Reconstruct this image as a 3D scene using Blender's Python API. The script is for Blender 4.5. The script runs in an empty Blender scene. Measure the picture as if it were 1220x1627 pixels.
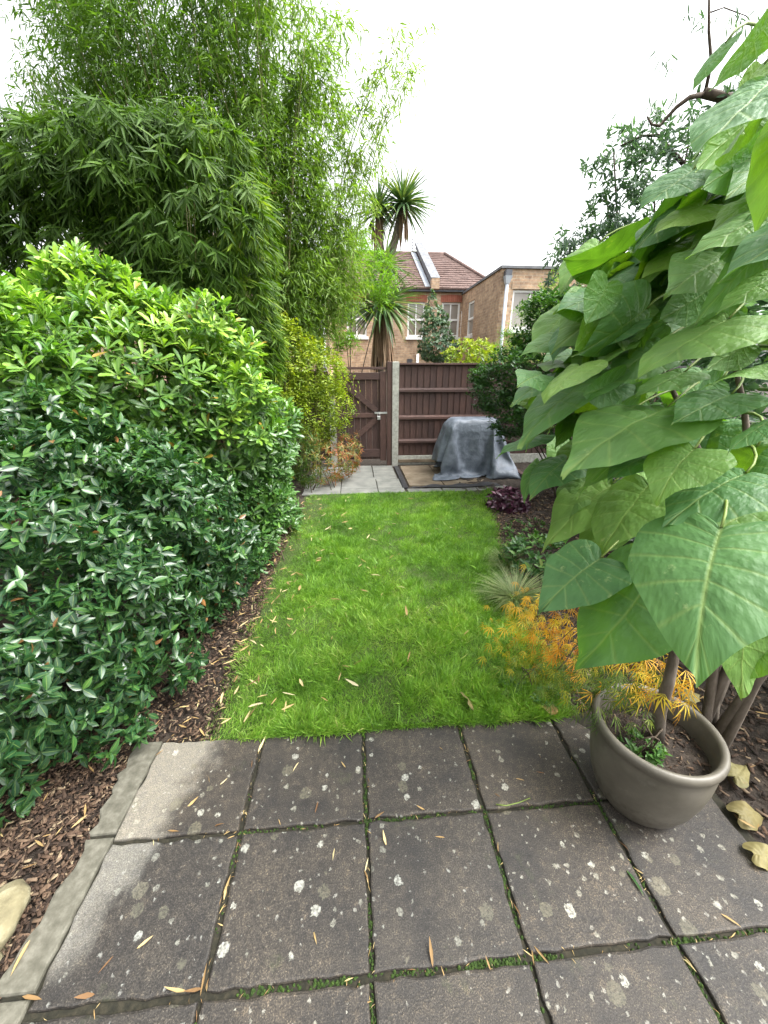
import bpy, math, random
import numpy as np
from mathutils import Matrix, Vector, noise as mnoise

random.seed(7)
RNG = np.random.default_rng(11)
SC = bpy.context.scene
COL = SC.collection

# ------------------------------------------------------------------ camera
F, CX, CY = 611.0, 610.0, 813.5
PITCH, YAW, EYE = math.radians(20.5), math.radians(4.5), 1.6
fw = np.array([math.sin(YAW)*math.cos(PITCH), math.cos(YAW)*math.cos(PITCH), -math.sin(PITCH)])
rt = np.array([math.cos(YAW), -math.sin(YAW), 0.0])
up = np.cross(rt, fw)
CAM = np.array([0.0, 0.0, EYE])
cd = bpy.data.cameras.new('camera')
cam = bpy.data.objects.new('camera', cd)
COL.objects.link(cam)
cd.sensor_fit = 'VERTICAL'
cd.sensor_height = 36.0
cd.lens = 36.0*F/1627.0
cd.clip_start = 0.05
cd.clip_end = 600
cam.location = CAM
cam.rotation_euler = (math.pi/2-PITCH, 0, -YAW)
SC.camera = cam

# ------------------------------------------------------------------ sky, sun, exposure
SUN_EL, SUN_ROT = 58.0, 105.0       # overcast: bright side of the cloud up to the right
world = bpy.data.worlds.new('World')
SC.world = world
world.use_nodes = True
wn, wl = world.node_tree.nodes, world.node_tree.links
wn.clear()
sky = wn.new('ShaderNodeTexSky')
sky.sky_type = 'NISHITA'
sky.sun_disc = False
sky.sun_elevation = math.radians(SUN_EL)
sky.sun_rotation = math.radians(SUN_ROT)
sky.air_density = 1.0
sky.dust_density = 6.0
sky.ozone_density = 1.0
hs = wn.new('ShaderNodeHueSaturation')
hs.inputs['Saturation'].default_value = 0.10
bg = wn.new('ShaderNodeBackground')
bg.inputs['Strength'].default_value = 0.15
wo = wn.new('ShaderNodeOutputWorld')
wl.new(sky.outputs[0], hs.inputs['Color'])
wl.new(hs.outputs[0], bg.inputs['Color'])
wl.new(bg.outputs[0], wo.inputs['Surface'])
sd = bpy.data.lights.new('sun', 'SUN')
sd.energy = 0.9
sd.angle = math.radians(25)
sd.color = (1.0, 0.97, 0.92)
sun = bpy.data.objects.new('sun', sd)
COL.objects.link(sun)
_e, _r = math.radians(SUN_EL), math.radians(SUN_ROT)
_dir = Vector((math.sin(_r)*math.cos(_e), math.cos(_r)*math.cos(_e), math.sin(_e)))
sun.rotation_euler = _dir.to_track_quat('Z', 'Y').to_euler()
SC.view_settings.view_transform = 'Standard'
SC.view_settings.look = 'None'
SC.view_settings.exposure = 2.1
SC.view_settings.gamma = 1.0
SC.view_settings.use_curve_mapping = False
SC.cycles.use_denoising = True
SC.cycles.max_bounces = 8
SC.cycles.transmission_bounces = 4
SC.cycles.diffuse_bounces = 6
SC.cycles.glossy_bounces = 3
SC.cycles.caustics_reflective = False
SC.cycles.caustics_refractive = False

# ------------------------------------------------------------------ helpers
def ray(px, py): return fw + rt*(px-CX)/F - up*(py-CY)/F
def at(px, py, z=0.0):
    d = ray(px, py); return CAM + d*(z-EYE)/d[2]
def pt(px, py, Y):
    d = ray(px, py); return CAM + d*Y/d[1]
def pj(P):
    P = np.atleast_2d(P) - CAM
    z = P@fw; zz = np.where(np.abs(z) < 1e-6, 1e-6, z)
    return CX+F*(P@rt)/zz, CY-F*(P@up)/zz, z
def nrm(v):
    v = np.asarray(v, float); return v/np.maximum(np.linalg.norm(v, axis=-1, keepdims=True), 1e-9)

def tag(o, label=None, cat=None, group=None, kind=None):
    if label: o['label'] = label
    if cat: o['category'] = cat
    if group: o['group'] = group
    if kind: o['kind'] = kind
    return o

def thing(name, label, cat, loc, group=None):
    o = bpy.data.objects.new(name, None); COL.objects.link(o)
    o.location = tuple(float(v) for v in loc); o.empty_display_size = 0.1
    return tag(o, label, cat, group)

def wpos(o):
    p = np.zeros(3)
    while o is not None:
        p += np.array(o.location); o = o.parent
    return p

def mesh_np(name, V, loops, starts, totals, smooth=False, attrs=None):
    me = bpy.data.meshes.new(name)
    me.vertices.add(len(V)); me.vertices.foreach_set('co', np.ascontiguousarray(V, dtype=np.float32).ravel())
    me.loops.add(len(loops)); me.loops.foreach_set('vertex_index', np.ascontiguousarray(loops, dtype=np.int32))
    me.polygons.add(len(starts))
    me.polygons.foreach_set('loop_start', np.ascontiguousarray(starts, dtype=np.int32))
    try: me.polygons.foreach_set('loop_total', np.ascontiguousarray(totals, dtype=np.int32))
    except Exception: pass
    me.update(calc_edges=True)
    me.polygons.foreach_set('use_smooth', np.full(len(starts), bool(smooth)))
    for k, a in (attrs or {}).items():
        at_ = me.attributes.new(k, 'FLOAT', 'POINT')
        at_.data.foreach_set('value', np.ascontiguousarray(a, dtype=np.float32))
    return me

def flat(faces):
    t = np.array([len(f) for f in faces], dtype=np.int32)
    l = np.array([i for f in faces for i in f], dtype=np.int32)
    return l, np.concatenate([[0], np.cumsum(t)[:-1]]), t

def obj(name, me, mat=None, parent=None, loc=None):
    if mat is not None: me.materials.append(mat)
    o = bpy.data.objects.new(name, me); COL.objects.link(o)
    if parent is not None: o.parent = parent
    if loc is not None: o.location = tuple(float(v) for v in loc)
    return o

def mk(name, V, faces, mat, parent=None, smooth=False, loc=None, attrs=None, kind=None):
    """mesh given in world coordinates, origin at loc (world) or the parent's origin"""
    V = np.asarray(V, float)
    pw = wpos(parent) if parent is not None else np.zeros(3)
    org = np.asarray(loc, float) if loc is not None else pw
    l, s, t = flat(faces)
    o = obj(name, mesh_np(name, V-org, l, s, t, smooth, attrs), mat, parent, org-pw)
    if kind: o['kind'] = kind
    return o

class MB:
    def __init__(self): self.v = []; self.f = []
    def add(self, V, Fc):
        b = len(self.v); self.v.extend([tuple(float(c) for c in p) for p in V]); self.f.extend([[i+b for i in f] for f in Fc]); return self
    def box(self, lo, hi, bev=0.0):
        x0, y0, z0 = lo; x1, y1, z1 = hi
        if bev <= 0:
            V = [(x, y, z) for z in (z0, z1) for y in (y0, y1) for x in (x0, x1)]
            return self.add(V, [[0, 2, 3, 1], [4, 5, 7, 6], [0, 1, 5, 4], [2, 6, 7, 3], [0, 4, 6, 2], [1, 3, 7, 5]])
        b = bev
        def ring(i, z): return [(x0+i, y0+i, z), (x1-i, y0+i, z), (x1-i, y1-i, z), (x0+i, y1-i, z)]
        V = ring(b, z0)+ring(0, z0+b)+ring(0, z1-b)+ring(b, z1)
        Fc = [[3, 2, 1, 0], [12, 13, 14, 15]]
        for k in range(3):
            for i in range(4): Fc.append([k*4+i, k*4+(i+1) % 4, (k+1)*4+(i+1) % 4, (k+1)*4+i])
        return self.add(V, Fc)
    def bar(self, a, b, w, h, upv=(0, 0, 1)):
        a, b = np.array(a, float), np.array(b, float); d = nrm(b-a); s = nrm(np.cross(d, upv)); u = np.cross(s, d)
        V = [p+s*sx*w/2+u*sz*h/2 for p in (a, b) for sx, sz in ((-1, -1), (1, -1), (1, 1), (-1, 1))]
        return self.add(V, [[3, 2, 1, 0], [4, 5, 6, 7], [0, 1, 5, 4], [1, 2, 6, 5], [2, 3, 7, 6], [3, 0, 4, 7]])
    def tube(self, pts, rad, n=6, cap=True):
        pts = np.array(pts, float); m = len(pts); rad = np.broadcast_to(rad, m)
        T = nrm(np.gradient(pts, axis=0)); ref = np.array([0.31, 0.95, 0.02]) if abs(T[0][1]) < .9 else np.array([1., 0, 0])
        V = []
        for i in range(m):
            s = nrm(np.cross(T[i], ref)); u = np.cross(s, T[i])
            for k in range(n):
                a = 2*math.pi*k/n; V.append(pts[i]+rad[i]*(s*math.cos(a)+u*math.sin(a)))
        Fc = [[i*n+k, i*n+(k+1) % n, (i+1)*n+(k+1) % n, (i+1)*n+k] for i in range(m-1) for k in range(n)]
        if cap: Fc += [list(range(n))[::-1], list(range((m-1)*n, m*n))]
        return self.add(V, Fc)
    def lathe(self, prof, c, n=40, wob=None):
        V = []; m = len(prof)
        for r, z in prof:
            for k in range(n):
                a = 2*math.pi*k/n; V.append((c[0]+r*math.cos(a), c[1]+r*math.sin(a), c[2]+z))
        return self.add(V, [[i*n+k, i*n+(k+1) % n, (i+1)*n+(k+1) % n, (i+1)*n+k] for i in range(m-1) for k in range(n)])
    def out(self, name, mat, parent=None, smooth=False, loc=None, kind=None):
        return mk(name, self.v, self.f, mat, parent, smooth, loc, None, kind)

# ------------------------------------------------------------------ materials
def newmat(name):
    m = bpy.data.materials.new(name); m.use_nodes = True
    n, l = m.node_tree.nodes, m.node_tree.links
    return m, n, l, n['Principled BSDF'], n['Material Output']

def ramp(n, stops, interp='LINEAR'):
    r = n.new('ShaderNodeValToRGB'); r.color_ramp.interpolation = interp
    e = r.color_ramp.elements
    while len(e) < len(stops): e.new(0.5)
    for i, (p, c) in enumerate(stops):
        e[i].position = p; e[i].color = (*c, 1) if len(c) == 3 else c
    return r

def noise(n, l, scale, detail=4, rough=.55, vec=None, dim='3D'):
    t = n.new('ShaderNodeTexNoise'); t.inputs['Scale'].default_value = scale
    t.inputs['Detail'].default_value = detail; t.inputs['Roughness'].default_value = rough
    if vec is not None: l.new(vec, t.inputs['Vector'])
    return t

def pos(n): return n.new('ShaderNodeNewGeometry').outputs['Position']

def math_(n, l, op, a, b=None, c=None, clamp=False):
    m = n.new('ShaderNodeMath'); m.operation = op; m.use_clamp = clamp
    for i, v in enumerate((a, b, c)):
        if v is None: continue
        if isinstance(v, (int, float)): m.inputs[i].default_value = v
        else: l.new(v, m.inputs[i])
    return m.outputs[0]

def mixc(n, l, fac, a, b, mode='MIX'):
    m = n.new('ShaderNodeMix'); m.data_type = 'RGBA'; m.blend_type = mode
    for i, v in ((0, fac), (6, a), (7, b)):
        if isinstance(v, (int, float)): m.inputs[i].default_value = v
        elif isinstance(v, tuple): m.inputs[i].default_value = (*v, 1)
        else: l.new(v, m.inputs[i])
    return m.outputs[2]

def bump(n, l, h, strength, dist, bsdf):
    b = n.new('ShaderNodeBump'); b.inputs['Strength'].default_value = strength; b.inputs['Distance'].default_value = dist
    l.new(h, b.inputs['Height']); l.new(b.outputs[0], bsdf.inputs['Normal']); return b

def mat_simple(name, cols, scale=8, rough=.7, bmp=.2, bdist=.01, stretch=None, spec=.4, detail=5):
    m, n, l, b, o = newmat(name)
    p = pos(n)
    if stretch:
        mp = n.new('ShaderNodeMapping'); mp.inputs['Scale'].default_value = stretch; l.new(p, mp.inputs['Vector']); p = mp.outputs[0]
    t = noise(n, l, scale, detail, .6, p)
    k = len(cols)
    r = ramp(n, [(.28+.44*i/max(1, k-1), c) for i, c in enumerate(cols)])
    l.new(t.outputs[0], r.inputs[0]); l.new(r.outputs[0], b.inputs['Base Color'])
    b.inputs['Roughness'].default_value = rough; b.inputs['Specular IOR Level'].default_value = spec
    if bmp: bump(n, l, t.outputs[0], bmp, bdist, b)
    return m

def mat_leaf(name, stops, rough=.4, trans=.3, spec=.5, tcol=None, vein=0.0, back=1.0, coat=0.0, mottle=None, each=.06):
    m, n, l, b, o = newmat(name)
    a = n.new('ShaderNodeAttribute'); a.attribute_name = 'rnd'
    oi = n.new('ShaderNodeObjectInfo')
    v = math_(n, l, 'MINIMUM', math_(n, l, 'ADD', a.outputs['Fac'], math_(n, l, 'MULTIPLY', oi.outputs['Random'], each)), .999)
    r = ramp(n, stops); l.new(v, r.inputs[0]); c = r.outputs[0]
    t = noise(n, l, 9.0, 3, .5, pos(n))
    c = mixc(n, l, 1.0, c, ramp_out(n, l, t.outputs[0], [(.3, (.78, .8, .8)), (.7, (1.18, 1.15, 1.1))]), 'MULTIPLY')
    lu = n.new('ShaderNodeAttribute'); lu.attribute_name = 'lv'
    if vein > 0:
        mr = math_(n, l, 'LESS_THAN', math_(n, l, 'ABSOLUTE', lu.outputs['Fac']), .09)
        c = mixc(n, l, math_(n, l, 'MULTIPLY', mr, vein), c, (.35, .45, .12))
    if mottle:
        tm = noise(n, l, mottle[0], 6, .65, pos(n))
        c = mixc(n, l, ramp_out(n, l, tm.outputs[0], [(mottle[1], (0, 0, 0)), (mottle[1]+.12, (1, 1, 1))]), c, mottle[2])
    if back != 1.0:
        g = n.new('ShaderNodeNewGeometry')
        c = mixc(n, l, g.outputs['Backfacing'], c, mixc(n, l, 1.0, c, (back, back, back*.95), 'MULTIPLY'))
    l.new(c, b.inputs['Base Color'])
    b.inputs['Roughness'].default_value = rough; b.inputs['Specular IOR Level'].default_value = spec
    if coat: b.inputs['Coat Weight'].default_value = coat; b.inputs['Coat Roughness'].default_value = .18
    tr = n.new('ShaderNodeBsdfTranslucent')
    tc = mixc(n, l, 1.0, c, tcol or (1.5, 1.6, .55), 'MULTIPLY')
    l.new(tc, tr.inputs['Color'])
    ms = n.new('ShaderNodeMixShader'); ms.inputs[0].default_value = trans
    l.new(b.outputs[0], ms.inputs[1]); l.new(tr.outputs[0], ms.inputs[2]); l.new(ms.outputs[0], o.inputs['Surface'])
    return m

def ramp_out(n, l, src, stops, interp='LINEAR'):
    r = ramp(n, stops, interp); l.new(src, r.inputs[0]); return r.outputs[0]

def mat_slab(name, dry=False):
    m, n, l, b, o = newmat(name)
    p = pos(n); sp = n.new('ShaderNodeSeparateXYZ'); l.new(p, sp.inputs[0])
    oi = n.new('ShaderNodeObjectInfo')
    fine = noise(n, l, 260, 3, .7, p); med = noise(n, l, 38, 6, .7, p); big = noise(n, l, 4.5, 5, .6, p)
    wet = ramp_out(n, l, fine.outputs[0], [(.3, (.007, .0064, .0055)), (.48, (.022, .0195, .0165)), (.64, (.058, .052, .044)), (.78, (.24, .22, .19))])
    dryc = ramp_out(n, l, fine.outputs[0], [(.3, (.085, .081, .068)), (.5, (.15, .143, .124)), (.75, (.28, .27, .24))])
    w2 = mixc(n, l, 1.0, wet, ramp_out(n, l, med.outputs[0], [(.32, (.5, .48, .46)), (.55, (1.0, .98, .95)), (.72, (2.0, 1.85, 1.6))]), 'MULTIPLY')
    w2 = mixc(n, l, 1.0, w2, ramp_out(n, l, big.outputs[0], [(.34, (.52, .53, .56)), (.62, (1.45, 1.38, 1.25))]), 'MULTIPLY')
    d2 = mixc(n, l, 1.0, dryc, ramp_out(n, l, med.outputs[0], [(.3, (.8, .8, .8)), (.7, (1.15, 1.12, 1.02))]), 'MULTIPLY')
    # the dry patch by the shrub: x < edge(y)
    edge = math_(n, l, 'ADD', math_(n, l, 'MULTIPLY', math_(n, l, 'SUBTRACT', sp.outputs[1], .98), .30), -.715)
    wob = math_(n, l, 'MULTIPLY', math_(n, l, 'SUBTRACT', noise(n, l, 7, 6, .65, p).outputs[0], .5), .26)
    df = math_(n, l, 'SUBTRACT', math_(n, l, 'ADD', edge, wob), sp.outputs[0])
    dm = math_(n, l, 'MULTIPLY', math_(n, l, 'SMOOTH_MIN', math_(n, l, 'MAXIMUM', math_(n, l, 'MULTIPLY', df, 12), 0), 1, .2), .88)
    dm = math_(n, l, 'MULTIPLY', dm, math_(n, l, 'MULTIPLY', math_(n, l, 'SUBTRACT', sp.outputs[1], .60), 14, clamp=True), clamp=True)
    c = mixc(n, l, dm, w2, d2)
    # lichen rosettes
    wp = n.new('ShaderNodeVectorMath'); wp.operation = 'ADD'
    nw = noise(n, l, 55, 6, .75, p); sc_ = n.new('ShaderNodeVectorMath'); sc_.operation = 'SCALE'; sc_.inputs['Scale'].default_value = .034
    l.new(nw.outputs['Color'], sc_.inputs[0]); l.new(p, wp.inputs[0]); l.new(sc_.outputs[0], wp.inputs[1])
    for scl, thr, keep, col in ((15, .20, .84, (.42, .43, .37)), (24, .20, .86, (.26, .26, .21)), (10, .20, .80, (.11, .105, .07)), (50, .22, .86, (.30, .30, .26)), (7, .16, .9, (.15, .14, .095))):
        vo = n.new('ShaderNodeTexVoronoi'); vo.voronoi_dimensions = '2D'; vo.inputs['Scale'].default_value = scl
        l.new(wp.outputs[0], vo.inputs['Vector'])
        sz = n.new('ShaderNodeSeparateColor'); l.new(vo.outputs['Color'], sz.inputs[0])
        d = math_(n, l, 'LESS_THAN', vo.outputs['Distance'], math_(n, l, 'MULTIPLY', sz.outputs[1], thr*1.3))
        k = math_(n, l, 'GREATER_THAN', sz.outputs[0], keep)
        f = math_(n, l, 'MULTIPLY', math_(n, l, 'MULTIPLY', d, k), math_(n, l, 'MULTIPLY', math_(n, l, 'SUBTRACT', noise(n, l, 110, 3, .6, p).outputs[0], .30), 3.2, clamp=True))
        c = mixc(n, l, math_(n, l, 'MULTIPLY', f, .62, clamp=True), c, col)
    # moss and algae staining from the joints
    g = math_(n, l, 'MULTIPLY', math_(n, l, 'SUBTRACT', noise(n, l, 6.0, 6, .7, p).outputs[0], .60), 4, clamp=True)
    c = mixc(n, l, math_(n, l, 'MULTIPLY', g, .5), c, (.055, .075, .018))
    c = mixc(n, l, 1.0, c, ramp_out(n, l, oi.outputs['Random'], [(0, (.86, .87, .9)), (1, (1.12, 1.08, 1.04))]), 'MULTIPLY')
    l.new(c, b.inputs['Base Color'])
    rg = math_(n, l, 'ADD', math_(n, l, 'MULTIPLY', dm, .28), math_(n, l, 'ADD', .5, math_(n, l, 'MULTIPLY', med.outputs[0], .25)))
    l.new(rg, b.inputs['Roughness']); b.inputs['Specular IOR Level'].default_value = .45
    h = math_(n, l, 'ADD', math_(n, l, 'MULTIPLY', fine.outputs[0], .5), math_(n, l, 'MULTIPLY', med.outputs[0], .8))
    bump(n, l, h, .55, .006, b)
    return m

def mat_brick(name, axis):
    m, n, l, b, o = newmat(name)
    p = pos(n); sp = n.new('ShaderNodeSeparateXYZ'); l.new(p, sp.inputs[0])
    cb = n.new('ShaderNodeCombineXYZ'); l.new(sp.outputs[axis], cb.inputs[0]); l.new(sp.outputs[2], cb.inputs[1])
    br = n.new('ShaderNodeTexBrick'); l.new(cb.outputs[0], br.inputs['Vector'])
    br.inputs['Scale'].default_value = 1.0; br.inputs['Brick Width'].default_value = .24; br.inputs['Row Height'].default_value = .085
    br.inputs['Mortar Size'].default_value = .012; br.inputs['Mortar Smooth'].default_value = .3; br.inputs['Bias'].default_value = 0
    br.inputs['Color1'].default_value = (.46, .35, .25, 1); br.inputs['Color2'].default_value = (.31, .22, .155, 1); br.inputs['Mortar'].default_value = (.40, .34, .27, 1)
    t = noise(n, l, 3.0, 6, .7, p)
    t2 = noise(n, l, 11.0, 3, .7, p)
    c = mixc(n, l, 1.0, br.outputs[0], ramp_out(n, l, t.outputs[0], [(.3, (.66, .62, .6)), (.7, (1.25, 1.2, 1.1))]), 'MULTIPLY')
    c = mixc(n, l, 1.0, c, ramp_out(n, l, t2.outputs[0], [(.3, (.75, .72, .7)), (.7, (1.25, 1.2, 1.15))]), 'MULTIPLY')
    l.new(c, b.inputs['Base Color']); b.inputs['Roughness'].default_value = .9
    bump(n, l, br.outputs['Fac'], -.4, .01, b)
    return m

def mat_wood(name, cols, axis_stretch):
    m, n, l, b, o = newmat(name)
    p = pos(n); oi = n.new('ShaderNodeObjectInfo')
    ad = n.new('ShaderNodeVectorMath'); ad.operation = 'ADD'; l.new(p, ad.inputs[0])
    cb = n.new('ShaderNodeCombineXYZ'); l.new(math_(n, l, 'MULTIPLY', oi.outputs['Random'], 17), cb.inputs[1]); l.new(cb.outputs[0], ad.inputs[1])
    mp = n.new('ShaderNodeMapping'); mp.inputs['Scale'].default_value = axis_stretch; l.new(ad.outputs[0], mp.inputs['Vector'])
    t = noise(n, l, 6, 6, .65, mp.outputs[0])
    t2 = noise(n, l, 2.2, 4, .6, p)
    c = ramp_out(n, l, t.outputs[0], [(.28, cols[0]), (.5, cols[1]), (.72, cols[2])])
    c = mixc(n, l, 1.0, c, ramp_out(n, l, t2.outputs[0], [(.3, (.75, .75, .78)), (.7, (1.25, 1.2, 1.2))]), 'MULTIPLY')
    c = mixc(n, l, 1.0, c, ramp_out(n, l, oi.outputs['Random'], [(0, (.78, .78, .8)), (1, (1.2, 1.18, 1.15))]), 'MULTIPLY')
    l.new(c, b.inputs['Base Color']); b.inputs['Roughness'].default_value = .75
    bump(n, l, t.outputs[0], .3, .004, b)
    return m

def mat_glass(name):
    m, n, l, b, o = newmat(name)
    t = noise(n, l, .9, 2, .5, pos(n))
    l.new(ramp_out(n, l, t.outputs[0], [(.3, (.20, .17, .13)), (.6, (.32, .30, .27))]), b.inputs['Base Color'])
    b.inputs['Roughness'].default_value = .05; b.inputs['Specular IOR Level'].default_value = .7
    return m

M = {}
M['slab'] = mat_slab('weathered concrete')
M['edge'] = mat_simple('old cement haunch', [(.055, .052, .038), (.092, .088, .067), (.15, .143, .115)], 30, .9, .5, .006, detail=8)
M['mortar'] = mat_simple('mossy joint bed', [(.006, .006, .003), (.014, .013, .007), (.032, .027, .016)], 60, .95, .6, .006)
M['moss'] = mat_simple('moss', [(.010, .020, .003), (.022, .048, .005), (.05, .085, .012)], 90, .95, .9, .01)
M['soil'] = mat_simple('dark soil', [(.012, .009, .007), (.03, .022, .016), (.06, .045, .033)], 26, .95, .9, .03, detail=9)
M['turf'] = mat_simple('turf soil', [(.02, .035, .006), (.04, .07, .01), (.09, .11, .03)], 90, .95, .9, .03, detail=8)
M['stone'] = mat_simple('yellow lichened stone', [(.10, .088, .05), (.17, .15, .085), (.27, .25, .16)], 14, .9, .7, .02, detail=9)
M['pave'] = mat_simple('grey sandstone', [(.085, .088, .08), (.135, .138, .125), (.19, .19, .17)], 5, .8, .3, .006, detail=8)
M['pave_buff'] = mat_simple('buff sandstone', [(.085, .064, .042), (.14, .108, .072), (.20, .165, .12)], 5, .8, .3, .006, detail=8)
M['membrane'] = mat_simple('black membrane', [(.012, .012, .014), (.022, .022, .025), (.05, .05, .055)], 14, .55, .3, .01)
M['wood'] = mat_wood('brown stained fence', [(.027, .0135, .0105), (.050, .025, .019), (.09, .051, .040)], (30, 30, 1.6))
M['woodh'] = mat_wood('brown stained rail', [(.035, .018, .014), (.063, .033, .026), (.105, .062, .049)], (1.6, 30, 30))
M['concrete'] = mat_simple('concrete post', [(.20, .20, .175), (.31, .31, .275), (.42, .42, .37)], 24, .9, .3, .004, detail=8)
M['metal'] = mat_simple('galvanised', [(.35, .35, .36), (.5, .5, .5), (.6, .6, .6)], 30, .4, 0)
M['metal'].node_tree.nodes['Principled BSDF'].inputs['Metallic'].default_value = .8
M['brick'] = mat_brick('stock brick', 0)
M['brick_side'] = mat_brick('stock brick side', 1)
M['red'] = mat_simple('red rubbed brick', [(.20, .06, .035), (.27, .09, .055), (.32, .12, .08)], 9, .85, .2)
M['tile'] = mat_simple('clay tile', [(.062, .038, .032), (.10, .062, .052), (.155, .10, .085)], 7, .85, .1, detail=7)
M['lead'] = mat_simple('grey coping', [(.09, .095, .105), (.14, .145, .155), (.20, .205, .21)], 6, .7, .1)
M['gutter'] = mat_simple('dark gutter', [(.05, .055, .065), (.08, .085, .1), (.11, .12, .13)], 6, .45, 0)
M['pipe'] = mat_simple('grey pipe', [(.36, .40, .45), (.45, .49, .54), (.52, .55, .6)], 6, .45, 0)
M['white'] = mat_simple('white paint', [(.68, .69, .68), (.76, .77, .76), (.82, .82, .8)], 5, .4, 0)
M['glass'] = mat_glass('window glass')
M['bark'] = mat_simple('grey bark', [(.055, .042, .03), (.11, .088, .066), (.18, .15, .12)], 22, .9, .6, .01, (1, 1, .35))
M['darkstem'] = mat_simple('dark stem', [(.03, .022, .015), (.06, .043, .028), (.09, .07, .045)], 22, .85, .4, .006)
M['greenstem'] = mat_simple('green stem', [(.08, .12, .02), (.14, .20, .035), (.2, .26, .06)], 12, .5, .1)
M['culm'] = mat_simple('bamboo culm', [(.10, .10, .03), (.16, .16, .05), (.22, .2, .08)], 6, .45, .1)
M['pot'] = mat_simple('salt glazed stoneware', [(.062, .055, .041), (.10, .09, .069), (.15, .136, .108)], 6, .5, .12, .004, spec=.5, detail=9)
n_, l_ = M['pot'].node_tree.nodes, M['pot'].node_tree.links
b_ = n_['Principled BSDF']; src_ = b_.inputs['Base Color'].links[0].from_socket
sz_ = n_.new('ShaderNodeSeparateXYZ'); l_.new(pos(n_), sz_.inputs[0])
sp_ = math_(n_, l_, 'SUBTRACT', math_(n_, l_, 'MULTIPLY', noise(n_, l_, 28, 8, .75, pos(n_)).outputs[0], 1.5), math_(n_, l_, 'ADD', math_(n_, l_, 'MULTIPLY', sz_.outputs[2], 2.4), .42), clamp=True)
c_ = mixc(n_, l_, math_(n_, l_, 'MULTIPLY', sp_, 2.2, clamp=True), src_, (.035, .027, .018))
st_ = ramp_out(n_, l_, noise(n_, l_, 16, 8, .8, pos(n_)).outputs[0], [(.56, (0, 0, 0)), (.72, (1, 1, 1))])
c_ = mixc(n_, l_, math_(n_, l_, 'MULTIPLY', st_, .35), c_, (.19, .18, .15)); l_.new(c_, b_.inputs['Base Color'])
M['tarp'] = mat_simple('grey cover cloth', [(.075, .093, .12), (.12, .142, .175), (.17, .198, .24)], 9, .52, .9, .022, spec=.5, detail=7)

# ------------------------------------------------------------------ leaves
def leaf_t(prof, fold=.15, droop=.15, L=1.0):
    """single leaf along +y, normal +z.  prof: [(t, halfwidth)] ; ends are points"""
    V = [(0, 0, 0)]; lv = [0]; lu = [0]; Fc = []
    n = len(prof)
    for t, w in prof:
        z = -droop*t*t
        V += [(-w, t, z+fold*w), (0, t, z-.0*fold), (w, t, z+fold*w)]; lv += [-1, 0, 1]; lu += [t]*3
    V.append((0, 1, -droop)); lv.append(0); lu.append(1)
    e = len(V)-1
    Fc += [[0, 2, 1], [0, 3, 2]]
    for i in range(n-1):
        a, b = 1+3*i, 4+3*i
        Fc += [[a, a+1, b+1, b], [a+1, a+2, b+2, b+1]]
    a = 1+3*(n-1)
    Fc += [[a, a+1, e], [a+1, a+2, e]]
    return np.array(V, float), Fc, np.array(lv, float), np.array(lu, float)

T_OVATE = leaf_t([(.12, .10), (.35, .2), (.6, .19), (.84, .09)], .35, .12)
T_OBOV = leaf_t([(.2, .04), (.5, .095), (.78, .13), (.93, .085)], .3, .14)
T_LANCE = leaf_t([(.12, .045), (.4, .062), (.75, .035)], .4, .22)
T_LANCE2 = leaf_t([(.3, .075)], .4, .15)
T_LEAN = leaf_t([(.35, .13), (.75, .09)], .3, .15)
T_SMALL = leaf_t([(.4, .2)], .3, .12)
T_BLADE = leaf_t([(.08, .018), (.45, .026), (.8, .015)], .5, .14)
T_FALL = leaf_t([(.15, .045), (.5, .075), (.82, .035)], .6, -.16)
T_FALLS = [T_FALL, leaf_t([(.2, .03), (.45, .055), (.8, .03)], .9, .2), leaf_t([(.1, .05), (.4, .10), (.8, .05)], .2, -.3), leaf_t([(.25, .05), (.55, .06), (.75, .06)], 1.2, .05)]

def frames(d, nrmv):
    y = nrm(d); z = nrm(nrmv-(nrmv*y).sum(-1, keepdims=True)*y); x = np.cross(y, z)
    return np.stack([x, y, z], axis=-1)

def leaf_batch(name, tmpl, loc, R, S, rnd, mat, parent, kind='stuff'):
    V, Fc, lv, lu = tmpl; N, k = len(loc), len(V)
    W = np.einsum('nij,kj->nki', R*S[:, None, None], V)+loc[:, None, :]
    W = W.reshape(-1, 3)-wpos(parent)
    l, s, t = flat(Fc)
    L = (l[None, :]+(np.arange(N)*k)[:, None]).ravel()
    st = (s[None, :]+(np.arange(N)*len(l))[:, None]).ravel(); tt = np.tile(t, N)
    me = mesh_np(name, W, L, st, tt, True, {'rnd': np.repeat(rnd, k), 'lv': np.tile(lv, N)})
    o = obj(name, me, mat, parent)
    if kind: o['kind'] = kind
    return o

def leaf_parts(name, tmpl, loc, R, S, mat, parent, rnd=None):
    V, Fc, lv, lu = tmpl; l, s, t = flat(Fc); NBIN = 10
    if rnd is None: rnd = RNG.random(len(loc))
    tone = np.clip((np.asarray(rnd)*NBIN).astype(int), 0, NBIN-1); forms = {}
    for q in sorted(set(tone.tolist())):
        forms[q] = mesh_np(name, V, l, s, t, True, {'rnd': np.full(len(V), q/NBIN), 'lv': lv}); forms[q].materials.append(mat)
    pw = wpos(parent)
    for i in range(len(loc)):
        o = bpy.data.objects.new(name, forms[int(tone[i])]); COL.objects.link(o); o.parent = parent
        m = Matrix.Identity(4)
        r = R[i]*S[i]
        for a in range(3):
            for b in range(3): m[a][b] = float(r[a][b])
            m[a][3] = float(loc[i][a]-pw[a])
        o.matrix_basis = m

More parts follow.
